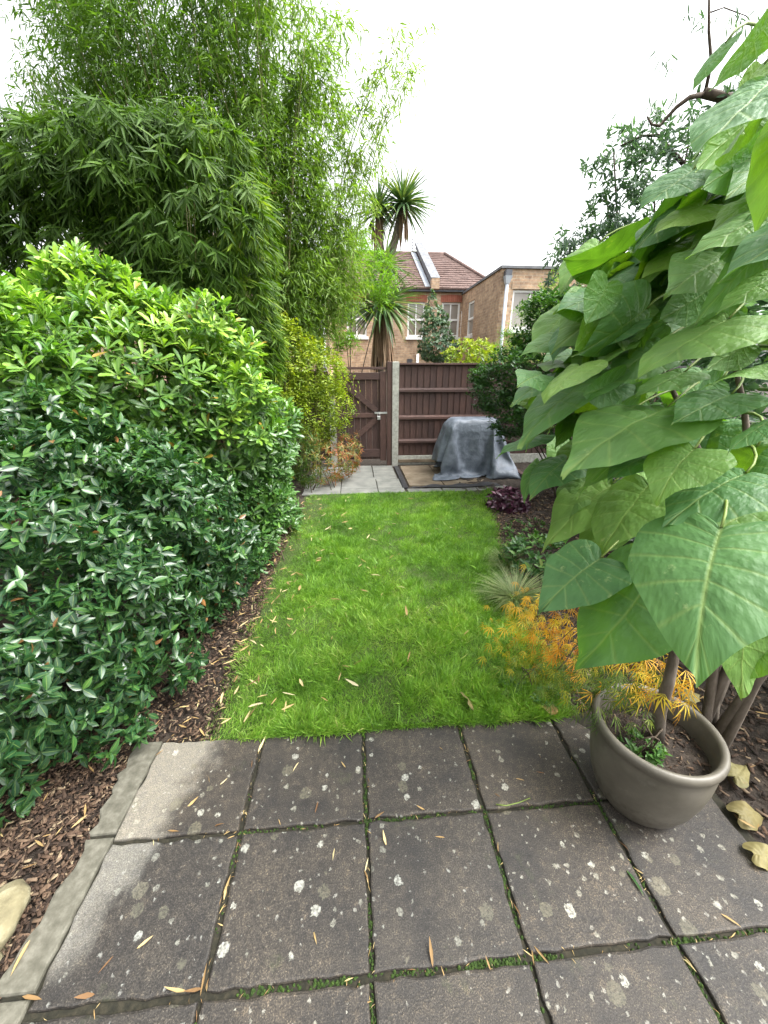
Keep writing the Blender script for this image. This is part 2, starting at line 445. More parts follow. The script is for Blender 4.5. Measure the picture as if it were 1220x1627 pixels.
def pick_visible(loc, R, S, most, cell=9.0, zslack=.06):
    """indices of the leaves that show largest in the photograph"""
    mid = loc+R[:, :, 1]*(S*.5)[:, None]
    x, y, z = pj(mid)
    ok = (z > .1) & (x > -5) & (x < 1225) & (y > -5) & (y < 1632)
    cx, cy = (x/cell).astype(int), (y/cell).astype(int)
    best = {}
    for i in np.where(ok)[0]:
        key = (cx[i], cy[i])
        if key not in best or z[i] < z[best[key]]: best[key] = i
    near = np.array(sorted(set(best.values())), int)
    if len(near) == 0: return near
    view = nrm(CAM-mid[near]); facing = np.abs((R[near][:, :, 2]*view).sum(1))
    size = S[near]/z[near]*(.35+facing)
    return near[np.argsort(-size)[:most]]

def foliage(root, tmpl, loc, R, S, rnd, mat, most=300, part='leaf', rest='foliage'):
    idx = pick_visible(loc, R, S, most) if most else np.array([], int)
    keep = np.ones(len(loc), bool); keep[idx] = False
    if len(idx): leaf_parts(part, tmpl, loc[idx], R[idx], S[idx], mat, root, rnd[idx])
    leaf_batch(rest, tmpl, loc[keep], R[keep], S[keep], rnd[keep], mat, root)

def rand_dirs(n):
    return nrm(RNG.normal(size=(n, 3)))

def lobe(px, py, Y, rx, ry, rY):
    c = pt(px, py, Y); z = (c-CAM)@fw
    return (c[0], c[1], c[2], rx*z/F, rY, ry*z/F)

def sub_lobes(lobes, n, frac=.42, spread=.75):
    """small bumps on big lobes so that the outline is uneven"""
    out = list(lobes)
    for L in lobes:
        for d in rand_dirs(n):
            q = frac*RNG.uniform(.7, 1.25)
            out.append((L[0]+d[0]*L[3]*spread, L[1]+d[1]*L[4]*spread, L[2]+d[2]*L[5]*spread, L[3]*q, L[4]*q, L[5]*q))
    return out

def tips_on(lobes, N, rmin=.6, zmin=.03, keep_back=.35):
    L = np.array(lobes); A = (L[:, 3]*L[:, 5])+(L[:, 3]*L[:, 4])
    pick = RNG.choice(len(L), size=N, p=A/A.sum())
    d = rand_dirs(N); r = rmin+(1.04-rmin)*RNG.random(N)**.55
    P = L[pick, :3]+d*L[pick, 3:]*r[:, None]
    nn = nrm(d/L[pick, 3:])
    # not deep inside another lobe
    ins = np.zeros(N)
    for q in L:
        e = (((P-q[:3])/q[3:])**2).sum(1); ins = np.maximum(ins, 1-e)
    ok = (ins < .62) & (P[:, 2] > zmin)
    x, y, z = pj(P); ok &= (z > .1) & (x > -420) & (x < 1640) & (y < 1900) & (y > -500)
    back = (nn*nrm(CAM-P)).sum(1) < -.35
    ok &= ~(back & (RNG.random(N) > keep_back))
    return P[ok], nn[ok]

def whorls(P, D, n, leaf, elev=(25, 65), jit=.25, upbias=.0):
    """n leaves round each shoot tip; D shoot direction"""
    m = len(P); D = nrm(D+np.array([0, 0, upbias]))
    a = np.cross(D, np.array([.3, .2, .93])); a = nrm(a); b = np.cross(D, a)
    loc, dirs, nor, shoot = [], [], [], []
    ph = RNG.random(m)*6.28
    for k in range(n):
        th = ph+k*2.4+RNG.normal(size=m)*jit
        el = np.radians(RNG.uniform(elev[0], elev[1], m))
        rad = a*np.cos(th)[:, None]+b*np.sin(th)[:, None]
        d = D*np.sin(el)[:, None]+rad*np.cos(el)[:, None]
        nv = D*np.cos(el)[:, None]-rad*np.sin(el)[:, None]
        loc.append(P-D*(leaf*.35*k/n)); dirs.append(d); nor.append(nv); shoot.append(np.arange(m))
    return np.concatenate(loc), np.concatenate(dirs), np.concatenate(nor), np.concatenate(shoot)

def pairs(P, D, n, leaf, gap, elev=30, jit=.3, droop=.2, face_up=.7):
    """opposite leaves along a shoot that ends at P"""
    m = len(P); D = nrm(D)
    a = nrm(np.cross(D, np.array([.1, .15, .98]))); b = np.cross(a, D)
    loc, dirs, nor, sh = [], [], [], []
    for k in range(n):
        for s in (-1, 1):
            turn = (k % 2)*1.2*RNG.random(m)
            rad = a*(s*np.cos(turn))[:, None]+b*np.sin(turn)[:, None]
            e = np.radians(elev+(n-1-k)*-4+RNG.normal(size=m)*10)
            d = D*np.sin(e)[:, None]+rad*np.cos(e)[:, None]+RNG.normal(size=(m, 3))*jit*.6
            d[:, 2] -= droop*RNG.random(m)
            nv = b*(1-face_up)+np.array([0, 0, 1])*face_up+RNG.normal(size=(m, 3))*jit
            loc.append(P-D*(gap*(n-1-k))); dirs.append(d); nor.append(nv); sh.append(np.arange(m))
    return np.concatenate(loc), np.concatenate(dirs), np.concatenate(nor), np.concatenate(sh)

def stems(root, base, lobes, mat, n=7, r=.012, name='stem', spread=.25):
    L = sorted(lobes, key=lambda q: -q[3]*q[5])[:max(n, 1)]
    for i in range(n):
        q = L[i % len(L)]
        b = np.array(base)+np.array([random.uniform(-spread, spread), random.uniform(-spread, spread), -.03])
        e = np.array(q[:3])+np.array([random.uniform(-.3, .3)*q[3], random.uniform(-.3, .3)*q[4], random.uniform(.1, .6)*q[5]])
        ts = np.linspace(0, 1, 7); pts = [b*(1-t)+e*t+np.array([math.sin(t*5+i)*.04, math.cos(t*4+i)*.04, .15*math.sin(t*math.pi)])*min(1, 4*t) for t in ts]
        MB().tube(pts, np.linspace(r, r*.35, 7), 5).out(name, mat, root, True)

# ------------------------------------------------------------------ ground
def poly_sheet(name, pts, z, mat, kind='structure'):
    o = mk(name, [(x, y, z) for x, y in pts], [list(range(len(pts)))], mat); tag(o, kind=kind); return o
poly_sheet('ground', [(-150, -60), (150, -60), (150, 300), (-150, 300)], -.06, M['soil'])
def rough_sheet(name, x0, x1, y0, y1, nx, ny, z, amp, mat, fn=None):
    xs, ys = np.linspace(x0, x1, nx), np.linspace(y0, y1, ny)
    X, Y = np.meshgrid(xs, ys); Z = z+amp*(RNG.random(X.shape)-.5)*2
    if fn is not None: Z = Z+fn(X, Y)
    V = np.stack([X, Y, Z], -1).reshape(-1, 3)
    Fc = [[j*nx+i, j*nx+i+1, (j+1)*nx+i+1, (j+1)*nx+i] for j in range(ny-1) for i in range(nx-1)]
    o = mk(name, V, Fc, mat, smooth=True); tag(o, kind='structure'); return o
rough_sheet('planting_bed', -4.5, -.60, -1.5, 6.5, 90, 160, -.035, .012, M['soil'], lambda X, Y: .05*np.clip((-X-1.3), 0, 1)+.03*np.clip((Y-1.6), 0, 1)-.02*np.exp(-((X+.75)/.2)**2))
rough_sheet('planting_bed', 1.0, 5.5, -1.5, 6.5, 90, 160, -.035, .014, M['soil'], lambda X, Y: .04*np.clip((X-1.3), 0, 1)+.035*np.clip((Y-1.6), 0, .7))

# patio of concrete slabs
patio = mk('patio', [(-1.0, -2, -.05), (1.42, -2, -.05), (1.42, 1.345, -.05), (-1.0, 1.345, -.05), (-1.0, -2, -.012), (1.42, -2, -.012), (1.42, 1.345, -.012), (-1.0, 1.345, -.012)],
           [[3, 2, 1, 0], [4, 5, 6, 7], [0, 1, 5, 4], [1, 2, 6, 5], [2, 3, 7, 6], [3, 0, 4, 7]], M['mortar'])
tag(patio, kind='structure')
def slab(name, poly, z0, z1, mat, parent, bev=.006, jit=.0025, step=.035, tilt=.0015):
    P = []
    poly = np.array(poly, float)
    for i in range(len(poly)):
        a, b = poly[i], poly[(i+1) % len(poly)]; n = max(1, int(np.linalg.norm(b-a)/step))
        for k in range(n): P.append(a+(b-a)*k/n+RNG.normal(size=2)*jit)
    P = np.array(P); c = P.mean(0); n = len(P)
    tx, ty = RNG.normal(size=2)*tilt
    def ring(ins, z):
        Q = P+nrm(c-P)*ins
        return [(x, y, z+((x-c[0])*tx+(y-c[1])*ty if z > z0 else 0)) for x, y in Q]
    V = ring(0, z0)+ring(0, z1-bev)+ring(bev*.4, z1-bev*.3)+ring(bev*1.4, z1)
    Fc = [list(range(n))[::-1]]
    for k in range(3): Fc += [[k*n+i, k*n+(i+1) % n, (k+1)*n+(i+1) % n, (k+1)*n+i] for i in range(n)]
    Fc.append(list(range(3*n, 4*n)))
    return mk(name, V, Fc, mat, parent)
XJ = [-.91, -.455, .01, .465, .92, 1.385]
YJ = [1.355, .955, .556, .155, -.245, -.645, -1.045, -1.445, -1.845]
for j in range(len(YJ)-1):
    for i in range(len(XJ)-1):
        g = .0075
        x0, x1, y1, y0 = XJ[i]+g+random.uniform(-.003, .003), XJ[i+1]-g+random.uniform(-.003, .003), YJ[j]-g+random.uniform(-.003, .003), YJ[j+1]+g+random.uniform(-.003, .003)
        if i == 0: x0 = XJ[0]+.003
        if i == 4 and j == 0: continue
        slab('paving_slab', [(x0, y0), (x1, y0), (x1, y1), (x0, y1)], -.045, random.uniform(-.0015, .0015), M['slab'], patio)
slab('paving_slab', [(.93, .965), (1.2, .965), (1.12, 1.2), (1.02, 1.34), (.93, 1.345)], -.045, .0, M['slab'], patio)
# cement haunch along the left edge, in lengths
for y0, y1, xa, xb in ((.985, 1.36, -1.005, -1.03), (.60, .975, -1.03, -.995), (.2, .59, -1.02, -1.1), (-.6, .19, -1.02, -1.02)):
    n = 14; ys = np.linspace(y0, y1, n)
    L = [(xa+(xb-xa)*(k/(n-1))+RNG.normal()*.008, y) for k, y in enumerate(ys)]
    R_ = [(-.914+RNG.normal()*.0025, y) for y in ys]
    slab('edging_strip', R_+L[::-1], -.05, .001, M['edge'], patio, bev=.008, jit=.001, step=1)
# moss in the joints: lumpy strips with gaps
mossV, mossF = [], []
def moss_strip(a, b, w, dens):
    a, b = np.array(a), np.array(b); L = np.linalg.norm(b-a); d = (b-a)/L; s = np.array([-d[1], d[0]])
    n = int(L/.008*dens)
    for _ in range(n):
        t = RNG.random()*L; o_ = RNG.normal()*w*.32
        if math.sin(t*11+a[0]*9+a[1]*5)+.8*math.sin(t*29+a[1]*7)+.5*math.sin(t*5.3+a[0]*31) < RNG.normal()*.5: continue
        c = a+d*t+s*o_; r = RNG.uniform(.0025, .007); h = RNG.uniform(.001, .007)
        base = len(mossV)
        for k in range(6):
            an = k*1.047+RNG.random()*.4; mossV.append((c[0]+r*math.cos(an), c[1]+r*math.sin(an), -.013))
        for k in range(6):
            an = k*1.047+RNG.random()*.4; mossV.append((c[0]+r*.6*math.cos(an), c[1]+r*.6*math.sin(an), -.012+h*.9))
        mossV.append((c[0], c[1], -.010+h*1.25))
        for k in range(6):
            mossF.append([base+k, base+(k+1) % 6, base+6+(k+1) % 6, base+6+k]); mossF.append([base+6+k, base+6+(k+1) % 6, base+12])
for x, dn in ((-.455, 1.2), (.01, 3.2), (.465, 3.2), (.92, 2.2)):
    moss_strip((x, -.3), (x, 1.36), .017, dn)
for y, dn in ((.955, 2.3), (.556, 3.2), (.155, 3)):
    moss_strip((-.45, y), (1.38, y), .017, dn)
moss_strip((.02, .566), (.46, .562), .03, 4)
moss_strip((-.7, 1.362), (1.0, 1.362), .03, 4)
moss = mk('moss', mossV, mossF, M['moss'], smooth=True); tag(moss, kind='stuff')

# lawn
def lawn_l(y): return np.interp(y, [1.3, 1.43, 2.15, 3.0, 3.83, 4.9, 5.1], [-.70, -.70, -.72, -.74, -.70, -.66, -.6])
def lawn_r(y): return np.interp(y, [1.3, 1.5, 2.0, 2.6, 3.1, 3.8, 4.45, 4.9, 5.1], [1.0, 1.08, 1.12, 1.2, 1.34, 1.5, 1.74, 1.9, 1.95])
ny, nx = 60, 30
V = []
for y in np.linspace(1.352, 4.975, ny):
    for u in np.linspace(0, 1, nx):
        x = lawn_l(y)*(1-u)+lawn_r(y)*u
        e = min(u, 1-u)*nx
        V.append((x, y, -.002+.012*math.sin(x*5+y*2.3)*math.sin(y*3.1)+RNG.normal()*.003-(.03 if e < .9 else 0)))
lawn = mk('lawn', V, [[j*nx+i, j*nx+i+1, (j+1)*nx+i+1, (j+1)*nx+i] for j in range(ny-1) for i in range(nx-1)], M['turf'], smooth=True)
tag(lawn, kind='structure')

def fnoise(x, y, s, seed=0):
    r = np.random.default_rng(seed); v = np.zeros_like(x)
    for k in range(7):
        a, f, p = r.random()*6.28, s*(.6+1.6*r.random()), r.random()*6.28
        v += np.sin((x*math.cos(a)+y*math.sin(a))*f+p)
    return v/3.0
M['grass'] = mat_leaf('grass blade', [(0, (.045, .115, .016)), (.3, (.10, .22, .026)), (.62, (.175, .335, .042)), (.86, (.29, .43, .08)), (1, (.48, .49, .21))], .45, .35, .4, (1.4, 1.5, .5))
NB = 330000
yb = 1.338+(4.99-1.338)*RNG.random(NB)**1.25
ub = RNG.random(NB); xb = lawn_l(yb)*(1-ub)+lawn_r(yb)*ub+RNG.normal(size=NB)*.03
cl = fnoise(xb, yb, 7, 3)+.6*fnoise(xb, yb, 19, 5)
leftd = np.clip((xb-lawn_l(yb))/.35, 0, 1)
keep = RNG.random(NB) < np.clip(.4+.6*leftd+.08*cl, .15, 1)
xb, yb, cl, leftd = xb[keep], yb[keep], cl[keep], leftd[keep]; NB = len(xb)
Hh = np.clip(.029+.009*cl+.014*RNG.normal(size=NB), .014, .10)*(.6+.4*leftd)
TC = np.stack([RNG.uniform(-.8, 2.0, 1100), RNG.uniform(1.3, 5.0, 1100)], 1); TV = RNG.random(1100); TH = RNG.uniform(.7, 1.25, 1100)
ti = np.concatenate([((xb[i:i+8000, None]-TC[None, :, 0])**2+(yb[i:i+8000, None]-TC[None, :, 1])**2).argmin(1) for i in range(0, NB, 8000)])
Hh = Hh*TH[ti]*(1-2.2*np.clip(np.hypot(xb-TC[ti, 0], yb-TC[ti, 1]), 0, .2))
outw = np.stack([xb-TC[ti, 0], yb-TC[ti, 1]], 1)*4.5
lean = RNG.normal(size=(NB, 2))*.7+outw+np.stack([fnoise(xb, yb, 9, 8), fnoise(xb, yb, 9, 9)], 1)*.5
dz = np.concatenate([lean, np.ones((NB, 1))], 1)
nv = np.concatenate([RNG.normal(size=(NB, 2)), np.full((NB, 1), .3)], 1)
T_GR = leaf_t([(.45, .032)], .2, .25)
T_GR[0][0] = (-.02, 0, 0)
rg = np.clip(.30+.28*TV[ti]+.10*fnoise(xb, yb, 2.8, 12)+.06*fnoise(xb, yb, 9, 33)+.03*cl+.13*RNG.normal(size=NB)+.25*(1-leftd)*RNG.random(NB), 0, .99)
def leaf_stuff(name, tmpl, loc, d, nvv, S, rnd, mat):
    o = leaf_batch(name, tmpl, loc, frames(d, nvv), S, rnd, mat, None); return o
leaf_stuff('grass', T_GR, np.stack([xb, yb, np.full(NB, -.004)], 1), dz, nv, Hh*1.35, rg, M['grass'])

# bark mulch, one heap of loose chips per bed
M['mulch'] = mat_leaf('bark chips', [(0, (.018, .012, .009)), (.35, (.045, .028, .02)), (.7, (.10, .062, .042)), (.92, (.15, .105, .075)), (1, (.27, .21, .14))], .85, 0, .3, back=.9)
def chips(name, N, region, size, zf, stops=None):
    x, y = region(N); N = len(x)
    V = np.array([(-.5, -.3, 0), (.5, -.22, .02), (.42, .28, 0), (-.4, .3, .03), (-.46, -.25, .14), (.45, -.18, .12), (.38, .22, .14), (-.36, .24, .12)])
    Fc = [[3, 2, 1, 0], [4, 5, 6, 7], [0, 1, 5, 4], [1, 2, 6, 5], [2, 3, 7, 6], [3, 0, 4, 7]]
    loc = np.stack([x, y, zf(x, y)+RNG.random(N)*.012], 1)
    d = np.concatenate([RNG.normal(size=(N, 2)), RNG.normal(size=(N, 1))*.25], 1); nv = np.concatenate([RNG.normal(size=(N, 2))*.35, np.ones((N, 1))], 1)
    R = frames(d, nv); R = R[:, :, [1, 0, 2]]; R[:, :, 0] *= 1.0
    R = R*np.stack([RNG.uniform(.5, 1.9, N), RNG.uniform(.4, 1, N), RNG.uniform(.6, 1.4, N)], 1)[:, None, :]
    return leaf_batch(name, (V, Fc, np.zeros(8), np.zeros(8)), loc, R, size*RNG.uniform(.5, 1.5, N), np.clip(RNG.random(N)**1.15, 0, .999), M['mulch'], None)
def left_bed(N):
    y = RNG.uniform(.35, 4.6, N); x = lawn_l(np.maximum(y, 1.3))-RNG.random(N)**1.1*np.where(y < 1.36, 1.2, .7)+.05
    ok = ~((y < 1.37) & (x > -1.0)); return x[ok], y[ok]
chips('bark_mulch', 16000, left_bed, .017, lambda x, y: -.026+.05*np.clip(-x-1.3, 0, 1)+.03*np.clip(y-1.6, 0, 1))
def left_corner(N):
    y = RNG.uniform(.25, 1.5, N); x = -1.0-RNG.random(N)*.95; return x, y
chips('bark_mulch', 9000, left_corner, .018, lambda x, y: -.022+.05*np.clip(-x-1.3, 0, 1))
def right_bed(N):
    y = RNG.uniform(.2, 5.0, N); x = lawn_r(np.maximum(y, 1.3))+RNG.random(N)**1.2*1.3-.02
    ok = ~((y < 1.37) & (x < 1.42) & ~((y > .96) & (x > 1.15))); return x[ok], y[ok]
chips('bark_mulch', 8500, right_bed, .024, lambda x, y: -.026+.04*np.clip(x-1.3, 0, 1)+.035*np.clip(y-1.6, 0, .7))

# rear paving
rear = MB().box((-.75, 4.985, -.06), (3.0, 6.75, -.012)).out('rear_paving', M['soil']); tag(rear, kind='structure')
def rp(x0, y0, x1, y1, m, z=.008): slab('paving_slab', [(x0+.006, y0+.006), (x1-.006, y0+.006), (x1-.006, y1-.006), (x0+.006, y1-.006)], -.03, z+random.uniform(-.002, .002), M[m], rear, step=.12)
rp(-.72, 4.99, -.2, 5.75, 'pave'); rp(-.72, 5.75, -.1, 6.55, 'pave')
rp(-.2, 4.99, .32, 5.22, 'pave'); rp(-.2, 5.22, .32, 5.8, 'pave'); rp(-.1, 5.8, .30, 6.57, 'pave')
rp(.32, 4.99, .70, 5.22, 'pave'); rp(.32, 5.22, .68, 5.7, 'pave'); rp(.30, 5.7, .66, 6.57, 'pave')
rp(.72, 4.99, 1.22, 5.16, 'pave'); rp(1.22, 4.99, 1.72, 5.16, 'pave'); rp(1.72, 4.99, 2.1, 5.16, 'pave')
rp(.78, 5.3, 1.3, 5.9, 'pave_buff'); rp(1.3, 5.3, 1.9, 5.9, 'pave_buff'); rp(1.9, 5.3, 2.5, 5.9, 'pave_buff')
rp(.78, 5.9, 1.3, 6.52, 'pave_buff'); rp(1.3, 5.9, 1.9, 6.52, 'pave_buff'); rp(1.9, 5.9, 2.5, 6.52, 'pave_buff')
n = 18
slab('paving_slab', [(2.28+.34*math.cos(a)*(1.0 if abs(math.cos(a)) < .9 else .95), 5.06+.16*math.sin(a)) for a in np.linspace(0, 2*math.pi, n, endpoint=False)], -.03, .018, M['pave'], rear, step=.2)
mv = MB()
nx, ny = 24, 6
V = []
for j in range(ny):
    for i in range(nx):
        u, v = i/(nx-1), j/(ny-1)
        x = .78+1.3*u+.05*v; y = 5.15+(.17-.12*(1-u)**2)*v+.02*math.sin(u*9)
        V.append((x, y, .022+.012*math.sin(u*21+v*3)*v+RNG.random()*.003))
Vb = [(x, y, z-.006) for x, y, z in V]
Fc = [[j*nx+i, j*nx+i+1, (j+1)*nx+i+1, (j+1)*nx+i] for j in range(ny-1) for i in range(nx-1)]
q = nx*ny
Fb = [[q+k for k in f[::-1]] for f in Fc]
ringi = [i for i in range(nx)]+[j*nx+nx-1 for j in range(1, ny)]+[(ny-1)*nx+i for i in range(nx-2, -1, -1)]+[j*nx for j in range(ny-2, 0, -1)]
Fs = [[ringi[k], ringi[k-1], ringi[k-1]+q, ringi[k]+q] for k in range(len(ringi))]
o = mk('ground_sheet', V+Vb, Fc+Fb+Fs, M['membrane']); tag(o, 'strip of black weed membrane lying on the rear paving before the covered object', 'sheet')
mm = MB()
mm.box((.685, 5.2, -.012), (.755, 6.5, .012)).out('membrane_edge', M['membrane'], rear)
o = MB().box((2.52, 5.2, -.02), (2.60, 6.5, .10), .006).out('timber_edging', M['woodh']); tag(o, 'low timber board edging the right side of the rear paving', 'edging board')

# ------------------------------------------------------------------ fence and gate
FY = 6.62
fence = thing('fence', 'tall dark brown close-boarded fence panel between concrete posts', 'fence', (2.1, FY, 0))
fz0, fz1 = .165, 1.68
x = .765
while x < 4.55:
    w = .105
    V = [(x, FY+.004, fz0), (x+w+.012, FY+.017, fz0), (x+w+.012, FY+.024, fz0), (x, FY+.018, fz0)]
    zt = fz1-.03
    V += [(a, b, zt) for a, b, c in V]
    mk('board', V, [[3, 2, 1, 0], [4, 5, 6, 7], [0, 1, 5, 4], [1, 2, 6, 5], [2, 3, 7, 6], [3, 0, 4, 7]], M['wood'], fence)
    x += w
for z in (.42, .82, 1.26):
    mk('rail', [(.765, FY-.03, z-.03), (4.55, FY-.03, z-.03), (4.55, FY+.003, z-.035), (.765, FY+.003, z-.035), (.765, FY-.03, z+.005), (4.55, FY-.03, z+.005), (4.55, FY+.003, z+.035), (.765, FY+.003, z+.035)],
       [[3, 2, 1, 0], [4, 5, 6, 7], [0, 1, 5, 4], [1, 2, 6, 5], [2, 3, 7, 6], [3, 0, 4, 7]], M['woodh'], fence)
MB().box((.765, FY-.035, fz1-.03), (4.55, FY+.05, fz1), .004).out('capping_rail', M['woodh'], fence)
MB().box((.765, FY-.01, .0), (4.55, FY+.035, .16), .006).out('gravel_board', M['concrete'], fence)
MB().box((.77, FY-.03, .045), (2.6, FY-.012, .10), .003).out('kick_board', M['pave_buff'], fence)
MB().box((.655, FY-.06, -.05), (.762, FY+.05, 1.70), .01).out('post', M['concrete'], fence)
MB().box((4.56, FY-.06, -.05), (4.66, FY+.05, 1.70), .01).out('post', M['concrete'], fence)
gate = thing('garden_gate', 'brown ledged and braced timber gate with padlock beside concrete fence post', 'gate', (.2, FY, 0))
gx0, gx1, gz0, gz1 = -.28, .56, .09, 1.55
x = gx0
while x < gx1-.01:
    MB().box((x+.002, FY+.005, gz0+.02), (min(x+.098, gx1), FY+.025, gz1-.02), .003).out('board', M['wood'], gate); x += .1
for z, h in ((.22, .14), (.86, .075), (1.48, .11)):
    MB().box((gx0, FY-.022, z-h/2), (gx1-.11, FY+.003, z+h/2), .004).out('rail', M['woodh'], gate)
MB().box((gx1-.105, FY-.03, gz0), (gx1, FY+.003, gz1), .004).out('stile', M['wood'], gate)
MB().box((gx0-.0, FY-.03, gz0+.001), (gx0+.07, FY-.023, gz1-.001), .002).out('stile', M['wood'], gate)
MB().bar((gx0+.1, FY-.010, 1.40), (gx1-.16, FY-.010, .93), .022, .085, (0, 0, 1)).out('brace', M['woodh'], gate)
MB().bar((gx0+.1, FY-.010, .32), (gx1-.16, FY-.010, .80), .022, .085, (0, 0, 1)).out('brace', M['woodh'], gate)
lt = MB().box((gx1-.20, FY-.037, .885), (gx1+.03, FY-.031, .915), .001).out('latch', M['metal'], gate)
MB().box((gx1-.155, FY-.06, .79), (gx1-.105, FY-.038, .85), .005).tube([(gx1-.147, FY-.049, .848), (gx1-.147, FY-.049, .885), (gx1-.13, FY-.049, .9), (gx1-.113, FY-.049, .885), (gx1-.113, FY-.049, .848)], .005, 6).out('padlock', M['metal'], lt)
MB().box((gx1+.012, FY-.05, -.05), (.648, FY+.05, 1.70), .006).out('gate_post', M['wood'], gate)
MB().box((gx0-.11, FY-.05, -.05), (gx0-.012, FY+.05, 1.5), .006).out('gate_post', M['concrete'], gate)
MB().box((gx0, FY-.02, 1.58), (gx1+.01, FY+.04, 1.62), .003).out('head_rail', M['woodh'], gate)
fl = thing('fence', 'brown fence panel left of the gate behind weeping shrub', 'fence', (-1.4, FY, 0))
x = -2.9
while x < -.42:
    MB().box((x, FY+.004, .1), (x+.102, FY+.02, 1.55), .002).out('board', M['wood'], fl); x += .105
for z in (.4, 1.2): MB().box((-2.9, FY-.03, z-.035), (-.41, FY+.002, z+.035), .004).out('rail', M['woodh'], fl)

bf = thing('backing_fence', 'brown side fence added as dark backing behind the left border shrubs', 'fence', (-3.6, 3.0, 0))  # unseen fence, added to keep the gaps between the left shrubs dark
y = -.5
while y < 6.6:
    MB().box((-3.61, y, .05), (-3.59, y+.12, 1.75), .002).out('board', M['wood'], bf); y += .124
for z in (.4, 1.3): MB().box((-3.585, -.5, z-.035), (-3.545, 6.6, z+.035), .004).out('rail', M['wood'], bf)

